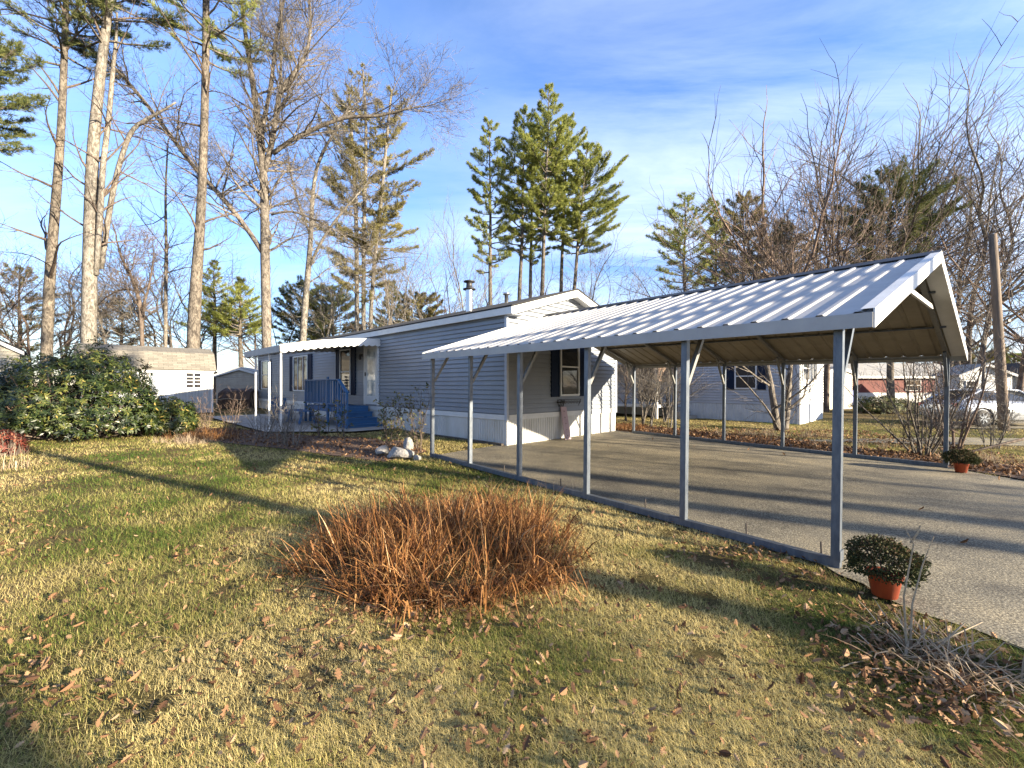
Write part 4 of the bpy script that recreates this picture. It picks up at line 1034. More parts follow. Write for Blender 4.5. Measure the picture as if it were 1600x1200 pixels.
stand(612,440,0,540,2.6,45,45,'narrow conifer behind the left end of the home roof',mat='needle_d',nb=40,group=G2,shape='cone')
stand(655,462,0,540,3.4,46,46,'low yellowish conifer left of the steel flue',mat='needle_y',nb=36,group=G2)
stand(190,470,0,560,3.0,42,47,'small sparse conifer seen between the left pine trunks and the shed',mat='needle_y',nb=26,group=G2,dens=.8)
stand(1070,308,0,455,3.4,38,48,'layered pine above the middle of the carport ridge',mat='needle',nb=30,group=G2,dens=1.2)
stand(1118,318,0,450,2.0,40,49,'narrow pine just right of the layered pine',mat='needle',nb=34,group=G2,shape='cone')
stand(1162,308,0,450,3.0,40,50,'dense pine behind the leaning bare trunk over the carport',mat='needle_y',nb=44,group=G2)
stand(1225,350,0,470,3.0,41,51,'dark pine half hidden by bare trees above the carport ridge',mat='needle_d',nb=40,group=G2)
stand(1390,272,0,430,4.4,36,52,'big dark pine behind the bare trees over the carport peak',mat='needle_d',nb=54,group=G2,dens=1.2)
stand(1515,548,0,600,3.6,50,53,'low brown-green conifer behind the white house',mat='needle_y',nb=36,group=G2)
stand(1585,555,0,610,4.0,48,54,'conifer right of the utility pole behind the cars',mat='needle',nb=40,group=G2,shape='cone')
stand(30,420,0,560,3.6,40,55,'sparse pine behind the left neighbour house',mat='needle_y',nb=26,group=G2,dens=.9)
stand(-60,40,10,230,3.0,20,56,'dark pine at the left edge reaching branches into view',mat='needle_d',nb=40,group=None,nl=.22,wd=.011)
# ------------------------------------------------------------------ bare prototypes
PRM1={'n':[4,4,3,2],'lv':3,'wob':.17,'up':.045,'rmin':.0075,'from':.2,'taper':.58,'main':5,'tl':.36,'ang':(22,52),'mang':(32,62)}
PRM2={'n':[4,4,3,2],'lv':3,'wob':.16,'up':.04,'rmin':.0075,'from':.2,'taper':.5,'main':6,'tl':.45,'ang':(25,58),'mang':(35,70)}
PROTO=[]
def mkproto(H,seed,prm,mat,stems,r0):
    T,Cn=proto_bare(H,seed,prm,mat,stems,r0)
    t=thing('bare_tree','x','tree',(0,0,-500)); T.build('trunk',M[mat],t,True); Cn.build('crown',M[mat],t,False,False)
    zmax=max(v[2] for v in Cn.v); PROTO.append((t,zmax,[False])); return len(PROTO)-1
for i,(prm,mt,stems,r0) in enumerate([(PRM1,'bark_red',1,.14),(PRM1,'bark_dark',2,.115),(PRM2,'bark_grey',1,.11),(PRM2,'bark_red',1,.10),(PRM1,'bark_pale',1,.10),(PRM1,'bark_grey',3,.11)]):
    mkproto(12,100+i,prm,mt,stems,r0)
def put(i,px,top,d,label,group,rz=0,wide=1,basez=0):
    t,zm,used=PROTO[i]; c=at(px,d); H=PX(px,top,d).z-c.z; s=H/zm; sc=(s*wide,s*wide,s)
    if not used[0]:
        used[0]=True; t.location=c; t.rotation_euler=(0,0,rz); t.scale=sc; t['label']=label; t['group']=group; return t
    return copytree(t,c,rz,sc,label,'tree',group)
GB='bare trees beyond the right side of the carport'
put(0,1222,172,24,'bare tree over the carport, leftmost of the tall twiggy trees',GB,.4,1.0)
put(1,1290,182,25,'double-stemmed bare tree over the middle of the carport ridge',GB,1.2,1.0)
put(5,1320,138,44,'tall many-stemmed bare tree left of the carport peak',GB,2.3,1.0)
put(0,1372,120,45,'reddish twiggy bare tree rising just left of the carport peak',GB,4.1,1.0)
put(1,1425,142,43,'dark twiggy bare tree directly above the carport peak',GB,3.0,1.1)
put(5,1510,150,44,'bare many-stemmed tree leaning over the carport gable to the right',GB,5.2,1.15)
put(0,1590,255,22,'bare tree at the right edge of the view above the utility pole',GB,.2,1.2)
put(1,1165,262,27,'thin bare tree over the layered pines left of the twiggy group',GB,3.3,1.15)
put(0,1250,178,28,'bare tree with crossing limbs behind the leftmost twiggy one',GB,5.1,1.2)
put(2,1345,155,46,'wide bare tree behind the reddish one near the peak',GB,.7,1.25)
put(2,1475,175,46,'bare tree with wide limbs right behind the carport gable',GB,2.6,1.2)
put(3,1262,300,23,'low spreading bare tree above the middle of the carport',GB,2,1.1)
put(3,1470,330,42,'low bare tree tangled behind the carport gable end',GB,1,1.1)
put(2,1530,360,20,'bare sapling cluster left of the utility pole',GB,3,1.1)
put(3,1625,350,19,'twiggy bare tree right of the utility pole',GB,5,1.1)
put(2,1015,380,34,'thin bare tree beyond the house gable, left of the layered pine',GB,1,1)
put(5,1180,330,30,'greyish bare thicket tree left of the tall twiggy ones',GB,1.9,1)
GC='bare trees behind the mobile homes'
put(4,715,300,36,'pale bare tree above the steel flue',GC,0,.9)
put(4,655,330,40,'pale bare tree left of the steel flue',GC,2,.9)
put(2,612,340,37,'dark-stemmed bare tree at the left end of the home roof',GC,1,.9)
put(2,925,345,38,'bare tree right of the pine stand',GC,4,1.1)
put(3,790,400,44,'reddish bare tree low in the pine stand',GC,2,1.2)
put(3,850,390,46,'reddish bare tree behind the tallest pine trunk',GC,3,1.2)
put(0,690,395,48,'reddish bare tree on the skyline near the flue',GC,3,1.2)
GL='bare woodland edge behind the shed and neighbour house'
lab=['behind the roof of the left neighbour house','between the left house and the leftmost pine','just right of the leftmost pine trunk','between the two left pine trunks','left of the crooked dark tree','right of the crooked dark tree','between the thin straight tree and the tall straight pine','just left of the paired conifers','right of the paired conifers','above the left part of the awning','above the middle of the awning','behind the three-stemmed pine','far left edge of the view']
xs=[8,45,98,118,178,246,282,322,398,440,500,596,-20]; tops=[380,345,360,400,385,370,330,400,385,405,380,380,300]
for k,(x,tp) in enumerate(zip(xs,tops)):
    put([2,3,1,4,2,3,5,2,3,5,4,3,1][k],x,tp,[38,34,40,44,36,42,40,46,44,46,42,44,30][k],'bare woodland tree '+lab[k],GL,k*1.7,1.1)
GR='undergrowth trees along the right boundary'
put(5,1005,520,16.5,'young multi-stemmed bare shrub tree right of the home end wall',GR,1,1.3)
put(5,1040,540,17.5,'bare thicket shrub in front of the neighbour porch',GR,2,1.3)
put(1,978,500,18,'bare brushy shrub right behind the corner of the end wall',GR,4,1.2)
# trees behind the camera that throw the long shadows over lawn and drive
GS='roadside trees behind the photographer'
def put_w(i,x,y,H,label,rz): 
    t,zm,used=PROTO[i]; s=H/zm; return copytree(t,(x,y,float(gz(x,y))),rz,(s*1.0,s*1.0,s),label,'tree',GS)
SHADOW=[(4,12.2,-4.6,5.0,1.0),(2,24.4,-2.5,10,.7),(2,36,-12,14,4),(3,7.5,-6.8,8,2.6)]
for k,(i,x,y,H,rz) in enumerate(SHADOW):
    put_w(i,x,y,H,'bare roadside tree behind the photographer, '+['small one beside the drive','pale one farthest to the right','tallest, far along the road','short one close behind'][k],rz)
base=[o for o in COL.objects if o.get('label','').startswith('leftmost pine of the stand')][0]
for k,(x,y,s_) in enumerate([(22.4,-5.3,.95),(13.6,-3.5,.7),(16.5,-8.3,.7),(25.8,-6.2,1.0)]):
    copytree(base,(x,y,float(gz(x,y))),k*1.3,(s_,s_,s_),'roadside pine behind the photographer, '+['across the street','nearest to the driveway mouth','closest behind','just beyond the one across the street'][k],'tree',GS)
# ================================================================== multi-stem shrub near right post and two-stem tree
def stems(name,label,c,specs,mat,prm,lvl,seed,cat='shrub',tw=.8,group=None,leafm=None):
    t=thing(name,label,cat,c,0,group); rs_=random.Random(seed); T=MB(); Cn=MB(); LP=[];
    for (az,tilt,ln,r) in specs:
        d=Vector((math.cos(az)*math.sin(tilt),math.sin(az)*math.sin(tilt),math.cos(tilt))); p=Vector((math.cos(az)*.12,math.sin(az)*.12,-.05)); pts=[p]; n=6
        for i in range(n):
            d=(d+Vector((rs_.gauss(0,.07),rs_.gauss(0,.07),.02))).normalized(); p=p+d*ln/n; pts.append(p.copy())
        rad=[r*(1-.65*i/n) for i in range(n+1)]; T.tube(pts,rad,6,False)
        for i in range(1,n+1):
            for _ in range(1 if rs_.random()<.6 else 2):
                perp=Vector((rs_.uniform(-1,1),rs_.uniform(-1,1),rs_.uniform(-.2,.5))).normalized(); cd=(d*.7+perp).normalized()
                grow(Cn,rs_,pts[i],cd,ln*.28*tw,rad[i]*.45,0,lvl,prm)
        LP+=pts[2:]
    T.build('trunk',mat,t,True); Cn.build('crown',mat,t,False,False)
    if leafm:
        rn=np.random.RandomState(seed); V=np.array(Cn.v); V=V[rn.choice(len(V),leafm[1])]
        lv=leaves(V,norm(rn.randn(len(V),3)+[0,0,-.5]),rdir(len(V),rn),np.full(len(V),leafm[2])*rn.uniform(.7,1.2,len(V)),np.full(len(V),leafm[2]*.45)); npmesh('leaves',lv,4,rn.rand(len(V)),M[leafm[0]],t)
    return t
SP={'n':[3,2,2],'wob':.15,'up':.05,'rmin':.0035,'from':.25,'taper':.5,'ang':(20,50)}
rs=random.Random(5)
c=ground(1440,712)
stems('bare_shrub','large arching bare shrub beside the near right carport post',c,[(rs.uniform(0,6.28),rs.uniform(.12,.75),rs.uniform(1.6,2.7),rs.uniform(.013,.026)) for _ in range(15)],M['bark_grey'],SP,2,3)
c=ground(1488,702)
stems('bare_shrub','slim upright bare shrub just right of the near right carport post',c,[(rs.uniform(0,6.28),rs.uniform(.03,.3),rs.uniform(2.2,3.3),rs.uniform(.014,.035)) for _ in range(9)],M['bark_red'],SP,2,4)
c=ground(1550,700)
stems('bare_shrub','thin pale bare stems in front of the silver sedan',c,[(rs.uniform(0,6.28),rs.uniform(.05,.5),rs.uniform(1.2,2.3),rs.uniform(.008,.014)) for _ in range(11)],M['bark_pale'],SP,2,6)
c=ground(1222,672)
stems('small_tree','two-trunked bare tree in front of the neighbour window',c,[(2.6,.10,4.6,.12),(.3,.14,4.4,.11),(1.3,.4,2.6,.05),(4.2,.5,2.6,.045),(3.4,.6,2.4,.04)],M['bark_grey'],SP,2,7,'tree',1.1)
for k,(px,py,lb) in enumerate([(1012,668,'thin bare sapling between the far right posts of the carport'),(1045,668,'leaning bare sapling in front of the neighbour porch')]):
    stems('sapling',lb,ground(px,py),[(rs.uniform(0,6.28),rs.uniform(.02,.15),rs.uniform(2.6,3.4),.03),(rs.uniform(0,6.28),rs.uniform(.2,.4),2.2,.018)],M['bark_pale'],SP,2,20+k,'sapling',1)
c=ground(1600,700)
t=thing('fallen_branch','long dark fallen limb slanting above the leaf bed at the right edge','branch',c)
a=ground(1510,716)-c; MB().tube([a+Vector((0,0,.12)),a.lerp(Vector((.9,-.2,.55)),.5)+Vector((0,0,.05)),Vector((.9,-.2,.55)),Vector((1.8,-.3,.95))],[.02,.035,.045,.05],7).build('limb',M['bark_dark'],t,True)
# shrub stems by the stones & porch
c=ground(655,703); stems('garden_shrub','leggy shrub with dark leaves behind the pale stones',c,[(rs.uniform(0,6.28),rs.uniform(.05,.45),rs.uniform(.7,1.5),.012) for _ in range(8)],M['bark_dark'],SP,1,31,leafm=('shrubleaf',170,.09))
c=ground(614,698); stems('garden_shrub','upright leafy green shrub left of the leggy one by the porch steps',c,[(rs.uniform(0,6.28),rs.uniform(.02,.2),rs.uniform(.6,1.15),.011) for _ in range(7)],M['bark_dark'],SP,1,32,leafm=('shrubleaf',300,.09))
c=ground(505,684); stems('garden_shrub','leafy plant with drooping leaves in front of the porch railing',c,[(rs.uniform(0,6.28),rs.uniform(.02,.15),rs.uniform(.9,1.25),.012) for _ in range(5)],M['bark_dark'],SP,1,33,leafm=('shrubleaf',70,.13))
c=ground(533,686); stems('garden_shrub','small drooping plant beside the blue stair post',c,[(rs.uniform(0,6.28),rs.uniform(.02,.2),rs.uniform(.7,1.1),.01) for _ in range(4)],M['bark_dark'],SP,1,34,leafm=('shrubleaf',60,.11))
for k,(px,py,lb) in enumerate([(435,694,'dry tan stems in the bed below the corner awning post'),(410,686,'dry upright stalks in the bed left of the corner awning post'),(455,697,'bare twiggy stalks in the bed right of the corner awning post'),(362,674,'bare twiggy shrub in front of the covered pile'),(318,668,'slender bare shrub against the shed corner')]):
    c=ground(px,py); stems('dry_stalks' if k<3 else 'bare_shrub',lb,c,[(rs.uniform(0,6.28),rs.uniform(.05,.4),rs.uniform(.6,1.3),.009) for _ in range(9)],M['bark_pale' if k<3 else 'bark_red'],SP,1,40+k,'dry plant' if k<3 else 'shrub')
# ================================================================== RHODODENDRON
def rhodo(name,label,c,blobs,nwh,seed,mat='rhodo',ll=.125,kk=9,cat='shrub'):
    t=thing(name,label,cat,c); rn=np.random.RandomState(seed); P=[];Nn=[]
    vol=np.array([b[3]*b[4]+b[4]*b[5]+b[3]*b[5] for b in blobs]); vol=vol/vol.sum()
    for b,w in zip(blobs,vol):
        n=int(nwh*w*1.9); d=rdir(n,rn); d=d[d[:,2]>-.55]
        rad=rn.uniform(.78,1.06,len(d))**1; bump=1+.14*np.sin(d[:,0]*7+b[0]*3)*np.cos(d[:,2]*6+b[1])+.08*np.sin(d[:,1]*13+d[:,2]*9)
        p=np.array(b[:3])+d*np.array(b[3:])*(rad*bump)[:,None]; P.append(p); Nn.append(norm(d/np.array(b[3:])))
    P=np.concatenate(P);Nn=np.concatenate(Nn)
    keep=P[:,2]>.05
    for b in blobs:
        q=(P-np.array(b[:3]))/np.array(b[3:]); keep&=(np.linalg.norm(q,axis=1)>.7)
    P=P[keep];Nn=norm(Nn[keep]+[0,0,.5]+rn.randn(keep.sum(),3)*.25)
    n=len(P); Pr=np.repeat(P,kk,0); Nr=np.repeat(Nn,kk,0)
    T1=norm(np.cross(Nr,[0.3,.2,.9])); T2=np.cross(Nr,T1); a=np.tile(np.arange(kk)*2*np.pi/kk,n)+np.repeat(rn.rand(n)*6,kk)+rn.uniform(-.25,.25,n*kk)
    lift=rn.uniform(-.35,.45,n*kk); D=norm(T1*np.cos(a)[:,None]+T2*np.sin(a)[:,None]+Nr*lift[:,None]+np.array([0,0,-.25]))
    Ln=ll*rn.uniform(.6,1.15,n*kk); lv=leaves(Pr+rn.randn(n*kk,3)*.012,norm(D+rn.randn(n*kk,3)*.2),Nr,Ln,Ln*.29,.06)
    base=np.repeat(rn.rand(n)**1.3*.75,kk); var=np.clip(base+rn.uniform(-.15,.2,n*kk)+(rn.rand(n*kk)<.035)*.6,0,1)
    npmesh('foliage',lv,4,var,M[mat],t)
    B=MB(); r_2=random.Random(seed)
    for i in rn.choice(n,min(n,130),replace=False):
        e=Vector(P[i]); s=Vector((e.x*.25,e.y*.25,0)); m_=s.lerp(e,.5)+Vector((0,0,-.12)); B.tube([s,m_,e],[.03,.018,.008],4,False)
    B.build('stems',M['bark_dark'],t,False,False)
    return t
c=GD(105,11.6)
rhodo('rhododendron','large dark green rhododendron bush at the left in front of the shed',c,[(0,0,.9,1.9,1.5,1.35),(-.9,-.5,.7,1.8,1.3,1.0),(.5,.2,1.3,1.2,1.0,1.15),(1.35,-.1,.7,1.1,1.0,.95),(-2.4,.2,.55,1.5,1.2,.9),(-.6,.2,1.25,1.1,.9,.95)],4200,1)
c=GD(252,12.4)
rhodo('rhododendron','smaller yellow-green rhododendron at the right foot of the large bush',c,[(0,0,.45,.85,.8,.62),(.35,-.2,.35,.6,.6,.45)],620,2,ll=.13)
c=ground(15,712)
rhodo('red_shrub','low shrub with dark red leaves at the left edge of the lawn',c,[(-.45,.0,.22,.6,.5,.3)],200,3,'redleaf',.10,8)
c=GD(1372,24); rhodo('round_shrub','rounded green shrub in front of the red house',c,[(0,0,.4,1.2,1.0,.6),(1.3,.2,.35,.8,.8,.45)],500,4,'shrubleaf',.16,7)
# ================================================================== STRAP-LEAF CLUMPS
def straps(C,az,tilt,ln,wd,bend,rs_,seg=4,kink=None):
    """arching blades as seg quads each; returns (n*seg,4,3)"""
    n=len(C); d0=np.stack([np.cos(az),np.sin(az),np.zeros(n)],1); side=np.stack([-np.sin(az+rs_.uniform(-1.2,1.2,n)),np.cos(az+rs_.uniform(-1.2,1.2,n)),np.zeros(n)],1)
    P=[C]; ang=tilt.copy()
    for i in range(seg):
        v=d0*np.sin(ang)[:,None]+np.array([0,0,1])*np.cos(ang)[:,None]; P.append(P[-1]+v*(ln/seg)[:,None]); ang=ang+bend/seg*(1+i*.5)
        if kink is not None and i==1: ang=ang+kink
    out=[]
    for i in range(seg):
        w0=wd*(1-i/seg)**.5*.5; w1=wd*(1-(i+1)/seg)**.5*.5
        out.append(np.stack([P[i]-side*w0[:,None],P[i]+side*w0[:,None],P[i+1]+side*w1[:,None],P[i+1]-side*w1[:,None]],1))
    return np.stack(out,1).reshape(-1,4,3)
def clump(name,label,cat,cx,cy,rx,ry,n,hgt,wd,mat,seed,tmax=.9,t0=.24):
    rn=np.random.RandomState(seed); c=(cx,cy,float(gz(cx,cy))); t=thing(name,label,cat,c)
    # sub-tufts
    nt=max(6,n//24); a=rn.rand(nt)*6.283; r=np.sqrt(rn.rand(nt))
    tx=np.cos(a)*r*rx; ty=np.sin(a)*r*ry
    k=rn.randint(0,nt,n); x=tx[k]+rn.randn(n)*.05; y=ty[k]+rn.randn(n)*.05
    C=np.stack([x,y,np.full(n,-.02)+gz(cx+x,cy+y)-c[2]],1); rr_=np.sqrt((x/rx)**2+(y/ry)**2)
    out=np.arctan2(y,x); az=out+rn.randn(n)*(2.6-1.6*np.clip(rr_,0,1)); tilt=np.abs(rn.randn(n))*t0+.05+(t0>.8)*.5+np.clip(rr_-.55,0,1)**1.2*tmax*rn.rand(n)*1.6
    ln=hgt*rn.uniform(.45,1.15,n)*(1-.15*rr_); bend=np.abs(rn.randn(n))*.55*(1+rr_); kink=(rn.rand(n)<.33)*rn.uniform(.5,1.7,n)
    Q=straps(C,az,tilt,ln,wd*rn.uniform(.5,1.3,n),bend,rn,4,kink)
    v=np.clip(rn.rand(n)*.8+.1*rn.randn(n)+.05,0,1); npmesh('leaves',Q,4,np.repeat(v,4),M[mat],t)
    return t
clump('dried_perennial_clump','large mass of dried orange-brown strap leaves in the middle of the lawn','dry plant clump',-.60,4.15,1.22,1.22,4800,.58,.0098,'dryblade',9,1.15,.3)
rn=np.random.RandomState(12)
c=ground(1420,1010); 
t=clump('dried_perennial_clump','flattened pale dried leaves with tall stalks at the lower right beside the driveway','dry plant clump',c.x+.02,c.y-.12,.36,.34,520,.42,.010,'paleblade',10,1.5,.9)
f=MB(); base=Vector((-.05,.1,0))
for pts in ([(0,0,0),(.0,.02,.3),(.04,.0,.62),(.0,.02,.72)],[(0.02,0,0),(.05,.02,.25),(.12,.03,.48),(.18,.02,.66)],[(.04,.62-.6,.62),(.06,.0,.68),(.08,0,.73)],[(.1,-.05,.0),(.22,-.04,.1),(.32,-.02,.16)],[(0.1,0,0),(.28,.0,.08),(.5,.05,.13)]):
    f.tube([base+Vector(p) for p in pts],[.007,.005,.004,.002][:len(pts)],5)
f.build('stalks',PM('pale dry stalk',(.36,.29,.19),(.24,.18,.11),30,.8),t)
def tufted(name,label,px,py,rx,ry,n,h,mat,seed,wd=.006,tm=.5):
    c=ground(px,py); return clump(name,label,'ornamental grass' if mat!='paleblade' else 'dry plant',c.x,c.y,rx,ry,n,h,wd,mat,seed,tm)
tufted('dry_grass_clump','yellow-orange dry grass clump in front of the shed corner',322,686,.9,.5,900,.42,'dryblade',14)
tufted('dry_grass_clump','pale dry grass clump left of the bed by the awning posts',285,692,.8,.4,600,.30,'paleblade',15)
tufted('dry_stem_clump','tall pale dry stems at the left edge of the lawn',8,735,.35,.3,60,.62,'paleblade',16,.008,.3)
tufted('dry_grass_clump','thin pale seed stalks along the left base rail of the carport',840,775,.9,.25,40,.42,'paleblade',17,.005,.2)
tufted('dry_grass_clump','pale dry grass under the neighbour wall beyond the drive',1180,682,2.2,.35,700,.40,'paleblade',18,.007,.6)
tufted('dry_grass_clump','orange dry grass at the back corner of the driveway',985,672,.7,.4,500,.38,'dryblade',19,.009,.8)
tufted('dry_grass_clump','pale dry weeds right of the slim bare shrub',1530,722,.8,.3,350,.38,'paleblade',20,.006,.5)
tufted('dry_grass_clump','tan weeds beside the near right post in the leaf bed',1320,700,1.1,.3,300,.4,'paleblade',21,.006,.5)
# ================================================================== POTTED MUMS
def mum(label,c,s=1.0,seed=1):
    t=thing('potted_mum',label,'potted plant',c,0,'potted mums by the carport posts'); t.scale=(s,s,s)
    p=MB(); p.lathe([(0,0),(.095,0),(.128,.18),(.138,.18),(.14,.21),(.128,.21),(.12,.17),(0,.17)],28); p.build('pot',M['pot'],t,True)
    rn=np.random.RandomState(seed); n=9500; d=rdir(n,rn); d=d[d[:,2]>-.45]; n=len(d)
    r=rn.uniform(.8,1.03,n); P=np.array([0,0,.29])+d*np.array([.285,.285,.205])*r[:,None]*(1+.06*np.sin(d[:,0:1]*9+d[:,1:2]*7+seed)+.07*np.sin(d[:,1:2]*4+d[:,2:3]*5+seed*2))*(1-.12*(vnoise(d[:,0:1]*3,d[:,1:2]*3+d[:,2:3]*3,.5,seed)>.62))
    Dv=norm(d+rn.randn(n,3)*.6); lv=leaves(P,Dv,rdir(n,rn),rn.uniform(.016,.032,n),rn.uniform(.011,.02,n),.1)
    npmesh('foliage',lv,4,np.clip(rn.rand(n)*.6+(d[:,2]>.3)*.35*rn.rand(n),0,1),M['mum'],t)
    b=MB()
    for i in range(40):
        e=Vector(P[i*7]); b.tube([(e.x*.2,e.y*.2,.16),tuple(e)],[.004,.002],3,False)
    b.build('stems',M['bark_dark'],t)
c=ground(1382,934); mum('potted mum in an orange pot beside the near left carport post',(c.x,c.y,c.z+.02),.80,1)
c=ground(1500,741); mum('potted mum in shade beside the near right carport post',(c.x+.12,c.y+.1,c.z+.02),.80,2)
# ================================================================== GRASS AND FALLEN LEAVES
def maskout(x,y):
    return inpoly(x,y,DRIVE)|inpoly(x,y,PATIO)|inpoly(x,y,HOUSE)|inpoly(x,y,BED)|inpoly(x,y,BED_R)
def grassfield():
    rn=np.random.RandomState(3); n=950000
    u=rn.rand(n); d=1.0*(20/1.0)**(u**.93); th=rn.uniform(-1.08,1.08,n)
    rr_=d/np.maximum(np.cos(th),.6); x=rr_*np.sin(th); y=rr_*np.cos(th)
    ok=~maskout(x,y); 
    sx=x+.22*(vnoise(x,y,.16,31)-.5)*2+rn.randn(n)*.05; sy=y+.22*(vnoise(x,y,.16,32)-.5)*2+rn.randn(n)*.05
    ok&=~(inpoly(sx,sy,STRIP)&(rn.rand(n)>.25+.65*(vnoise(x,y,.2,33)>.5)))
    rail=np.abs((x-P0.x)*B0.x+(y-P0.y)*B0.y)<.05; ok&=~rail
    bare=vnoise(x,y,.35,21)*.6+vnoise(x,y,.12,22)*.4; ok&=(bare+rn.rand(n)*.25>.40)
    e=((x+.60)/1.15)**2+((y-4.15)/1.15)**2; ok&=(e>1)|(rn.rand(n)<.1)
    x,y,d=x[ok],y[ok],d[ok]; n=len(x)
    z=gz(x,y)+relief(x,y)-.006
    sc=np.clip(d/3.0,.8,4.0); g=vnoise(x,y,1.3,5)*.55+vnoise(x,y,.4,6)*.3+vnoise(x,y,3.5,8)*.35
    g=(g-.24)/.5    # 0 green .. 1 tan
    # greener towards the right foreground and the back lawn
    gr=np.exp(-(((x-1.2)/1.4)**2+((y-2.6)/1.3)**2))*.5+np.exp(-(((x+5.5)/3)**2+((y-8)/2.5)**2))*.28
    h=rn.uniform(.02,.058,n)*(.8+.5*(1-np.clip(g-gr,0,1)))*np.clip(sc,.9,1.3); w=rn.uniform(.0008,.0018,n)*sc
    az=rn.rand(n)*6.283; tl=np.abs(rn.randn(n))*.55+.2; flat=rn.rand(n)<.55; tl=np.where(flat,rn.uniform(1.0,1.45,n),tl); h=h*np.where(flat,1.5,.8)
    P=np.stack([x,y,z],1); dv=np.stack([np.cos(az)*np.sin(tl),np.sin(az)*np.sin(tl),np.cos(tl)],1); sd=np.stack([-np.sin(az),np.cos(az),np.zeros(n)],1)
    wz=sd*w[:,None]; tri=np.stack([P-wz,P+wz,P+dv*h[:,None]+np.array([0,0,.002])],1)
    v=np.clip(g-gr+rn.randn(n)*.2+flat*.12,0,1)
    o=npmesh('lawn_grass',tri,3,v,M['grass']); setp(o,'short patchy green and straw-coloured lawn grass','grass',kind='stuff')
grassfield()
LOBE=np.array([(0,0),(.10,.04),(.16,.20),(.30,.09),(.38,.30),(.54,.12),(.62,.30),(.76,.12),(.86,.18),(1,0),(.86,-.16),(.78,-.1),(.62,-.28),(.55,-.1),(.40,-.30),(.32,-.1),(.18,-.18),(.1,-.04)])
def leaffield(name,x,y,size,seed,label,lift=.015,zf=None,vbias=0,tilt=.35):
    rn=np.random.RandomState(seed); n=len(x); k=len(LOBE)
    a=rn.rand(n)*6.283; nn=norm(rn.randn(n,3)*(tilt+.2)+[0,0,1]); T1=norm(np.cross(nn,np.stack([np.cos(a),np.sin(a),np.zeros(n)],1))); T2=np.cross(nn,T1)
    z=gz(x,y)+lift+np.abs(rn.randn(n))*lift*.6
    C=np.stack([x,y,z],1); cu=rn.uniform(-.8,1.5,n); asp=rn.uniform(.75,1.3,n)
    L0=LOBE-[.5,0]; 
    P=C[:,None]+size[:,None,None]*(T1[:,None]*L0[None,:,0:1]+T2[:,None]*(L0[None,:,1:2]*asp[:,None,None])+nn[:,None]*((L0[None,:,0:1]**2*1.0+L0[None,:,1:2]**2*2)*cu[:,None,None]))
    # split into two halves fan: use ngons of 10 along spine
    up=P[:,:10]; lo=np.concatenate([P[:,9:],P[:,:1]],1)
    Q=np.concatenate([up,lo[:,:10]],0); v=np.clip(rn.beta(2,2,n)+vbias,0,1)
    o=npmesh(name,Q,10,np.concatenate([v,v]),M['leaf']); return setp(o,label,'leaves',kind='stuff')
rn=np.random.RandomState(77)
X=[];Y=[];S=[]
def sc_px(n,px,py,sx,sy,s0=.07):
    for _ in range(n):
        u=px+rn.randn()*sx; v=max(640,py+rn.randn()*sy)
        if v<640 or v>1400: continue
        g=ground(u,v); X.append(g.x);Y.append(g.y);S.append(s0*rn.uniform(.45,1.15))
for a in [(130,60,1085,60,30),(60,180,1120,40,30),(90,330,880,50,20),(60,520,1020,50,25),(130,480,900,45,30),(170,620,960,90,25),(120,860,900,60,30),(50,930,930,50,20),(90,1010,1120,200,50),(120,240,1000,140,50),(120,520,1090,160,50),(90,380,800,140,30),(80,1150,1000,120,50),(150,20,830,35,25),(110,40,1040,60,40),(110,300,1000,120,60),(90,740,1120,160,50),
          (170,1400,1060,70,40),(120,1520,1130,70,35),(60,1300,960,50,20),(70,1150,850,60,14),(80,1240,880,40,10),(130,600,735,60,10),(160,430,735,70,8),(180,100,740,90,20),(180,330,705,50,8),(160,1180,862,80,9),(70,1260,905,50,12),(80,1060,815,60,8),(420,1450,1030,100,38),(180,1180,868,90,9),(140,1350,975,50,25),(220,1500,1090,60,30),(220,700,950,90,22),(150,650,965,90,22),(90,500,870,20,40),(90,900,800,60,12),(60,700,735,50,8)]:
    sc_px(int(a[0]*(.35 if a[1]<320 and a[2]>950 else .6)),*a[1:],s0=.058)
for _ in range(3600):
    dd=1.3*(14/1.3)**rn.rand(); th=rn.uniform(-1,.75); X.append(dd*math.tan(th) if abs(th)<.95 else 0); Y.append(dd); S.append(.048*rn.uniform(.2,1.0)**1.2)
X=np.array(X);Y=np.array(Y);S=np.array(S); ok=~(inpoly(X,Y,DRIVE)|inpoly(X,Y,HOUSE)); 
leaffield('fallen_leaves',X[ok],Y[ok],S[ok],1,'curled brown oak leaves scattered over the lawn')
# leaf litter in the right bed and garden bed
def inside(poly,n,seed,bb=None):
    rs_=np.random.RandomState(seed); P=np.array(poly); mn,mx=P.min(0),P.max(0); p=rs_.uniform(mn,mx,(n*4,2)); k=inpoly(p[:,0],p[:,1],poly); return p[k][:n]
p=inside(BED_R,5200,1); leaffield('leaf_litter',p[:,0],p[:,1],np.random.RandomState(2).uniform(.05,.11,len(p)),2,'thick brown leaf litter in the bed along the far side of the drive',.03,vbias=-.12,tilt=.6)
p=inside(BED,1700,3); leaffield('bed_leaves',p[:,0],p[:,1],np.random.RandomState(4).uniform(.04,.09,len(p)),3,'brown leaves covering the planting bed in front of the patio',.02,vbias=-.1,tilt=.5)
for k in range(1):
    q=[ground(1050,668),ground(1350,674),ground(1600,716),ground(1600,730),ground(1300,690),ground(1050,676)]
    p=inside([(a.x,a.y) for a in q],1500,7); leaffield('yard_leaves',p[:,0],p[:,1],np.random.RandomState(8).uniform(.05,.1,len(p)),8,'scattered leaves on the grass strip beyond the leaf bed',.02)
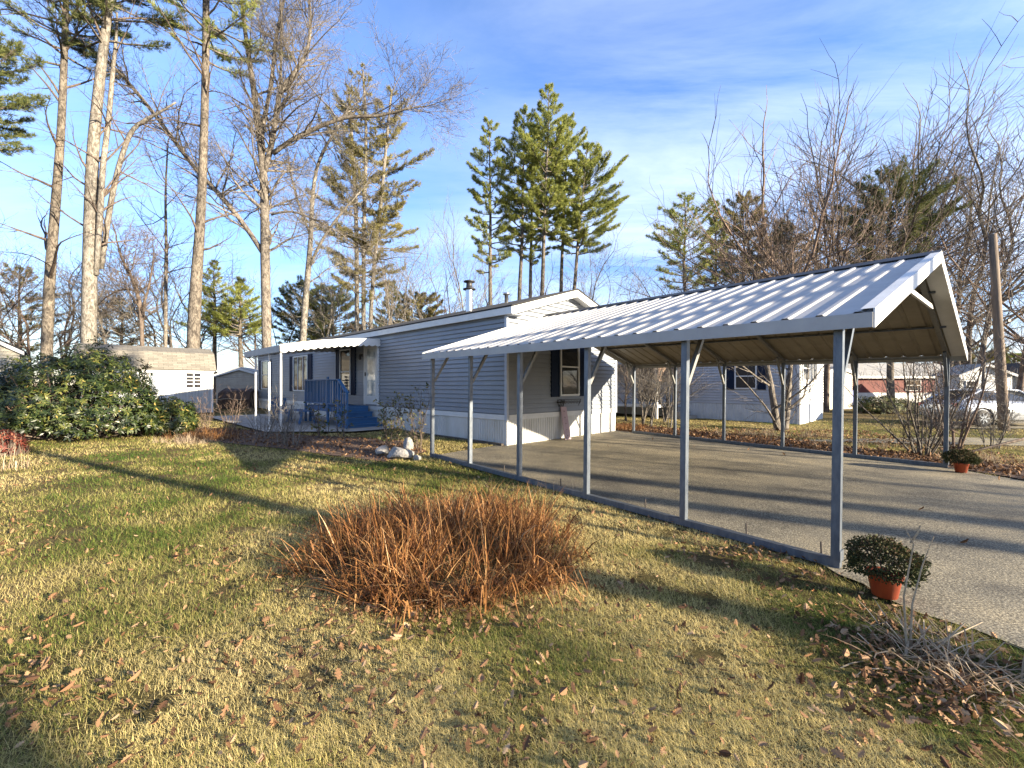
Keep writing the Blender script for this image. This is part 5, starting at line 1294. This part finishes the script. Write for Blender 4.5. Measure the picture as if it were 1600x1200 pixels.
# a few on the asphalt
xy=[ground(*q) for q in [(1510,853),(1560,752),(1225,712),(1020,690),(1085,700),(1170,705),(1330,765),(1440,800),(950,700)]]
leaffield('driveway_leaves',np.array([a.x for a in xy]),np.array([a.y for a in xy]),np.full(len(xy),.09),5,'few loose oak leaves lying on the asphalt drive',.035)
# single clear oak leaf in the lawn
# ================================================================== SKY, SUN, CAMERA
SAZ=R(118.5); SEL=R(13.8)
S=Vector((math.sin(SAZ)*math.cos(SEL),math.cos(SAZ)*math.cos(SEL),math.sin(SEL)))
w=bpy.data.worlds.new('World'); SC.world=w; w.use_nodes=True; nt=w.node_tree; bg=nt.nodes['Background']
sky=N(nt,'ShaderNodeTexSky',sky_type='NISHITA'); sky.sun_disc=False; sky.sun_elevation=SEL; sky.sun_rotation=SAZ
sky.air_density=1.0; sky.dust_density=.3; sky.ozone_density=2.0
tc=N(nt,'ShaderNodeTexCoord'); sep=N(nt,'ShaderNodeSeparateXYZ'); L(nt,tc.outputs['Generated'],sep.inputs[0])
mz=N(nt,'ShaderNodeMath',operation='MAXIMUM'); L(nt,sep.outputs[2],mz.inputs[0]); mz.inputs[1].default_value=.0
ad=N(nt,'ShaderNodeMath',operation='ADD'); L(nt,mz.outputs[0],ad.inputs[0]); ad.inputs[1].default_value=.12
cx_=N(nt,'ShaderNodeMath',operation='DIVIDE'); cy_=N(nt,'ShaderNodeMath',operation='DIVIDE')
L(nt,sep.outputs[0],cx_.inputs[0]); L(nt,ad.outputs[0],cx_.inputs[1]); L(nt,sep.outputs[1],cy_.inputs[0]); L(nt,ad.outputs[0],cy_.inputs[1])
cb=N(nt,'ShaderNodeCombineXYZ'); L(nt,cx_.outputs[0],cb.inputs[0]); L(nt,cy_.outputs[0],cb.inputs[1])
mp=N(nt,'ShaderNodeMapping'); mp.inputs['Rotation'].default_value=(0,0,R(-25)); mp.inputs['Scale'].default_value=(.55,1.5,1); L(nt,cb.outputs[0],mp.inputs[0])
n1=N(nt,'ShaderNodeTexNoise'); n1.inputs['Scale'].default_value=1.1; n1.inputs['Detail'].default_value=9; n1.inputs['Roughness'].default_value=.62; n1.inputs['Distortion'].default_value=.5; L(nt,mp.outputs[0],n1.inputs['Vector'])
n2=N(nt,'ShaderNodeTexNoise'); n2.inputs['Scale'].default_value=.45; n2.inputs['Detail'].default_value=3; L(nt,cb.outputs[0],n2.inputs['Vector'])
ra=ramp(nt,[(.32,(.04,.04,.04)),(.72,(1,1,1))]); L(nt,n1.outputs[0],ra.inputs[0])
rb=ramp(nt,[(.38,(.22,.22,.22)),(.62,(1,1,1))]); L(nt,n2.outputs[0],rb.inputs[0])
ml=N(nt,'ShaderNodeMath',operation='MULTIPLY'); L(nt,ra.outputs[0],ml.inputs[0]); L(nt,rb.outputs[0],ml.inputs[1])
m2=N(nt,'ShaderNodeMath',operation='MULTIPLY'); xr=N(nt,'ShaderNodeMapRange'); L(nt,sep.outputs[0],xr.inputs[0]); xr.inputs[1].default_value=-.5; xr.inputs[2].default_value=.6; xr.inputs[3].default_value=.35; xr.inputs[4].default_value=1.15
L(nt,ml.outputs[0],m2.inputs[0]); L(nt,xr.outputs[0],m2.inputs[1])
hs=N(nt,'ShaderNodeHueSaturation'); hs.inputs['Saturation'].default_value=1.15; hs.inputs['Value'].default_value=1.0; el=N(nt,'ShaderNodeMath',operation='MULTIPLY'); er=ramp(nt,[(0,(.58,)*3),(.5,(.95,)*3),(.72,(.85,)*3),(1,(.4,)*3)]); L(nt,sep.outputs[2],er.inputs[0]); L(nt,er.outputs[0],el.inputs[0]); el.inputs[1].default_value=2.0
L(nt,sky.outputs[0],hs.inputs['Color']); L(nt,el.outputs[0],hs.inputs['Value'])
tn=N(nt,'ShaderNodeMixRGB',blend_type='MULTIPLY'); tn.inputs[0].default_value=1; tn.inputs[2].default_value=(.95,.94,1.2,1); L(nt,hs.outputs[0],tn.inputs[1])
mx=N(nt,'ShaderNodeMixRGB'); L(nt,m2.outputs[0],mx.inputs[0]); L(nt,tn.outputs[0],mx.inputs[1]); mx.inputs[2].default_value=(7.2,8.0,9.6,1)
L(nt,mx.outputs[0],bg.inputs[0]); bg.inputs[1].default_value=.05
sd=bpy.data.lights.new('sun','SUN'); sd.energy=5.0; sd.angle=R(.55); sd.color=(1,.86,.65); so=bpy.data.objects.new('sun',sd); COL.objects.link(so)
so.rotation_euler=S.to_track_quat('Z','Y').to_euler(); so.location=S*50
cam=bpy.data.cameras.new('camera'); cam.sensor_width=36; cam.lens=36*F/1600; cam.clip_start=.05; cam.clip_end=4000; cam.shift_y=(HY-600)/1600
co=bpy.data.objects.new('camera',cam); COL.objects.link(co); co.location=(0,0,CH); co.rotation_euler=(R(90),0,0); SC.camera=co
SC.view_settings.view_transform='Standard'; SC.view_settings.look='None'; SC.view_settings.exposure=2.08; SC.view_settings.gamma=1
SC.render.engine='CYCLES'
print('verts',sum(len(m_.vertices) for m_ in bpy.data.meshes))
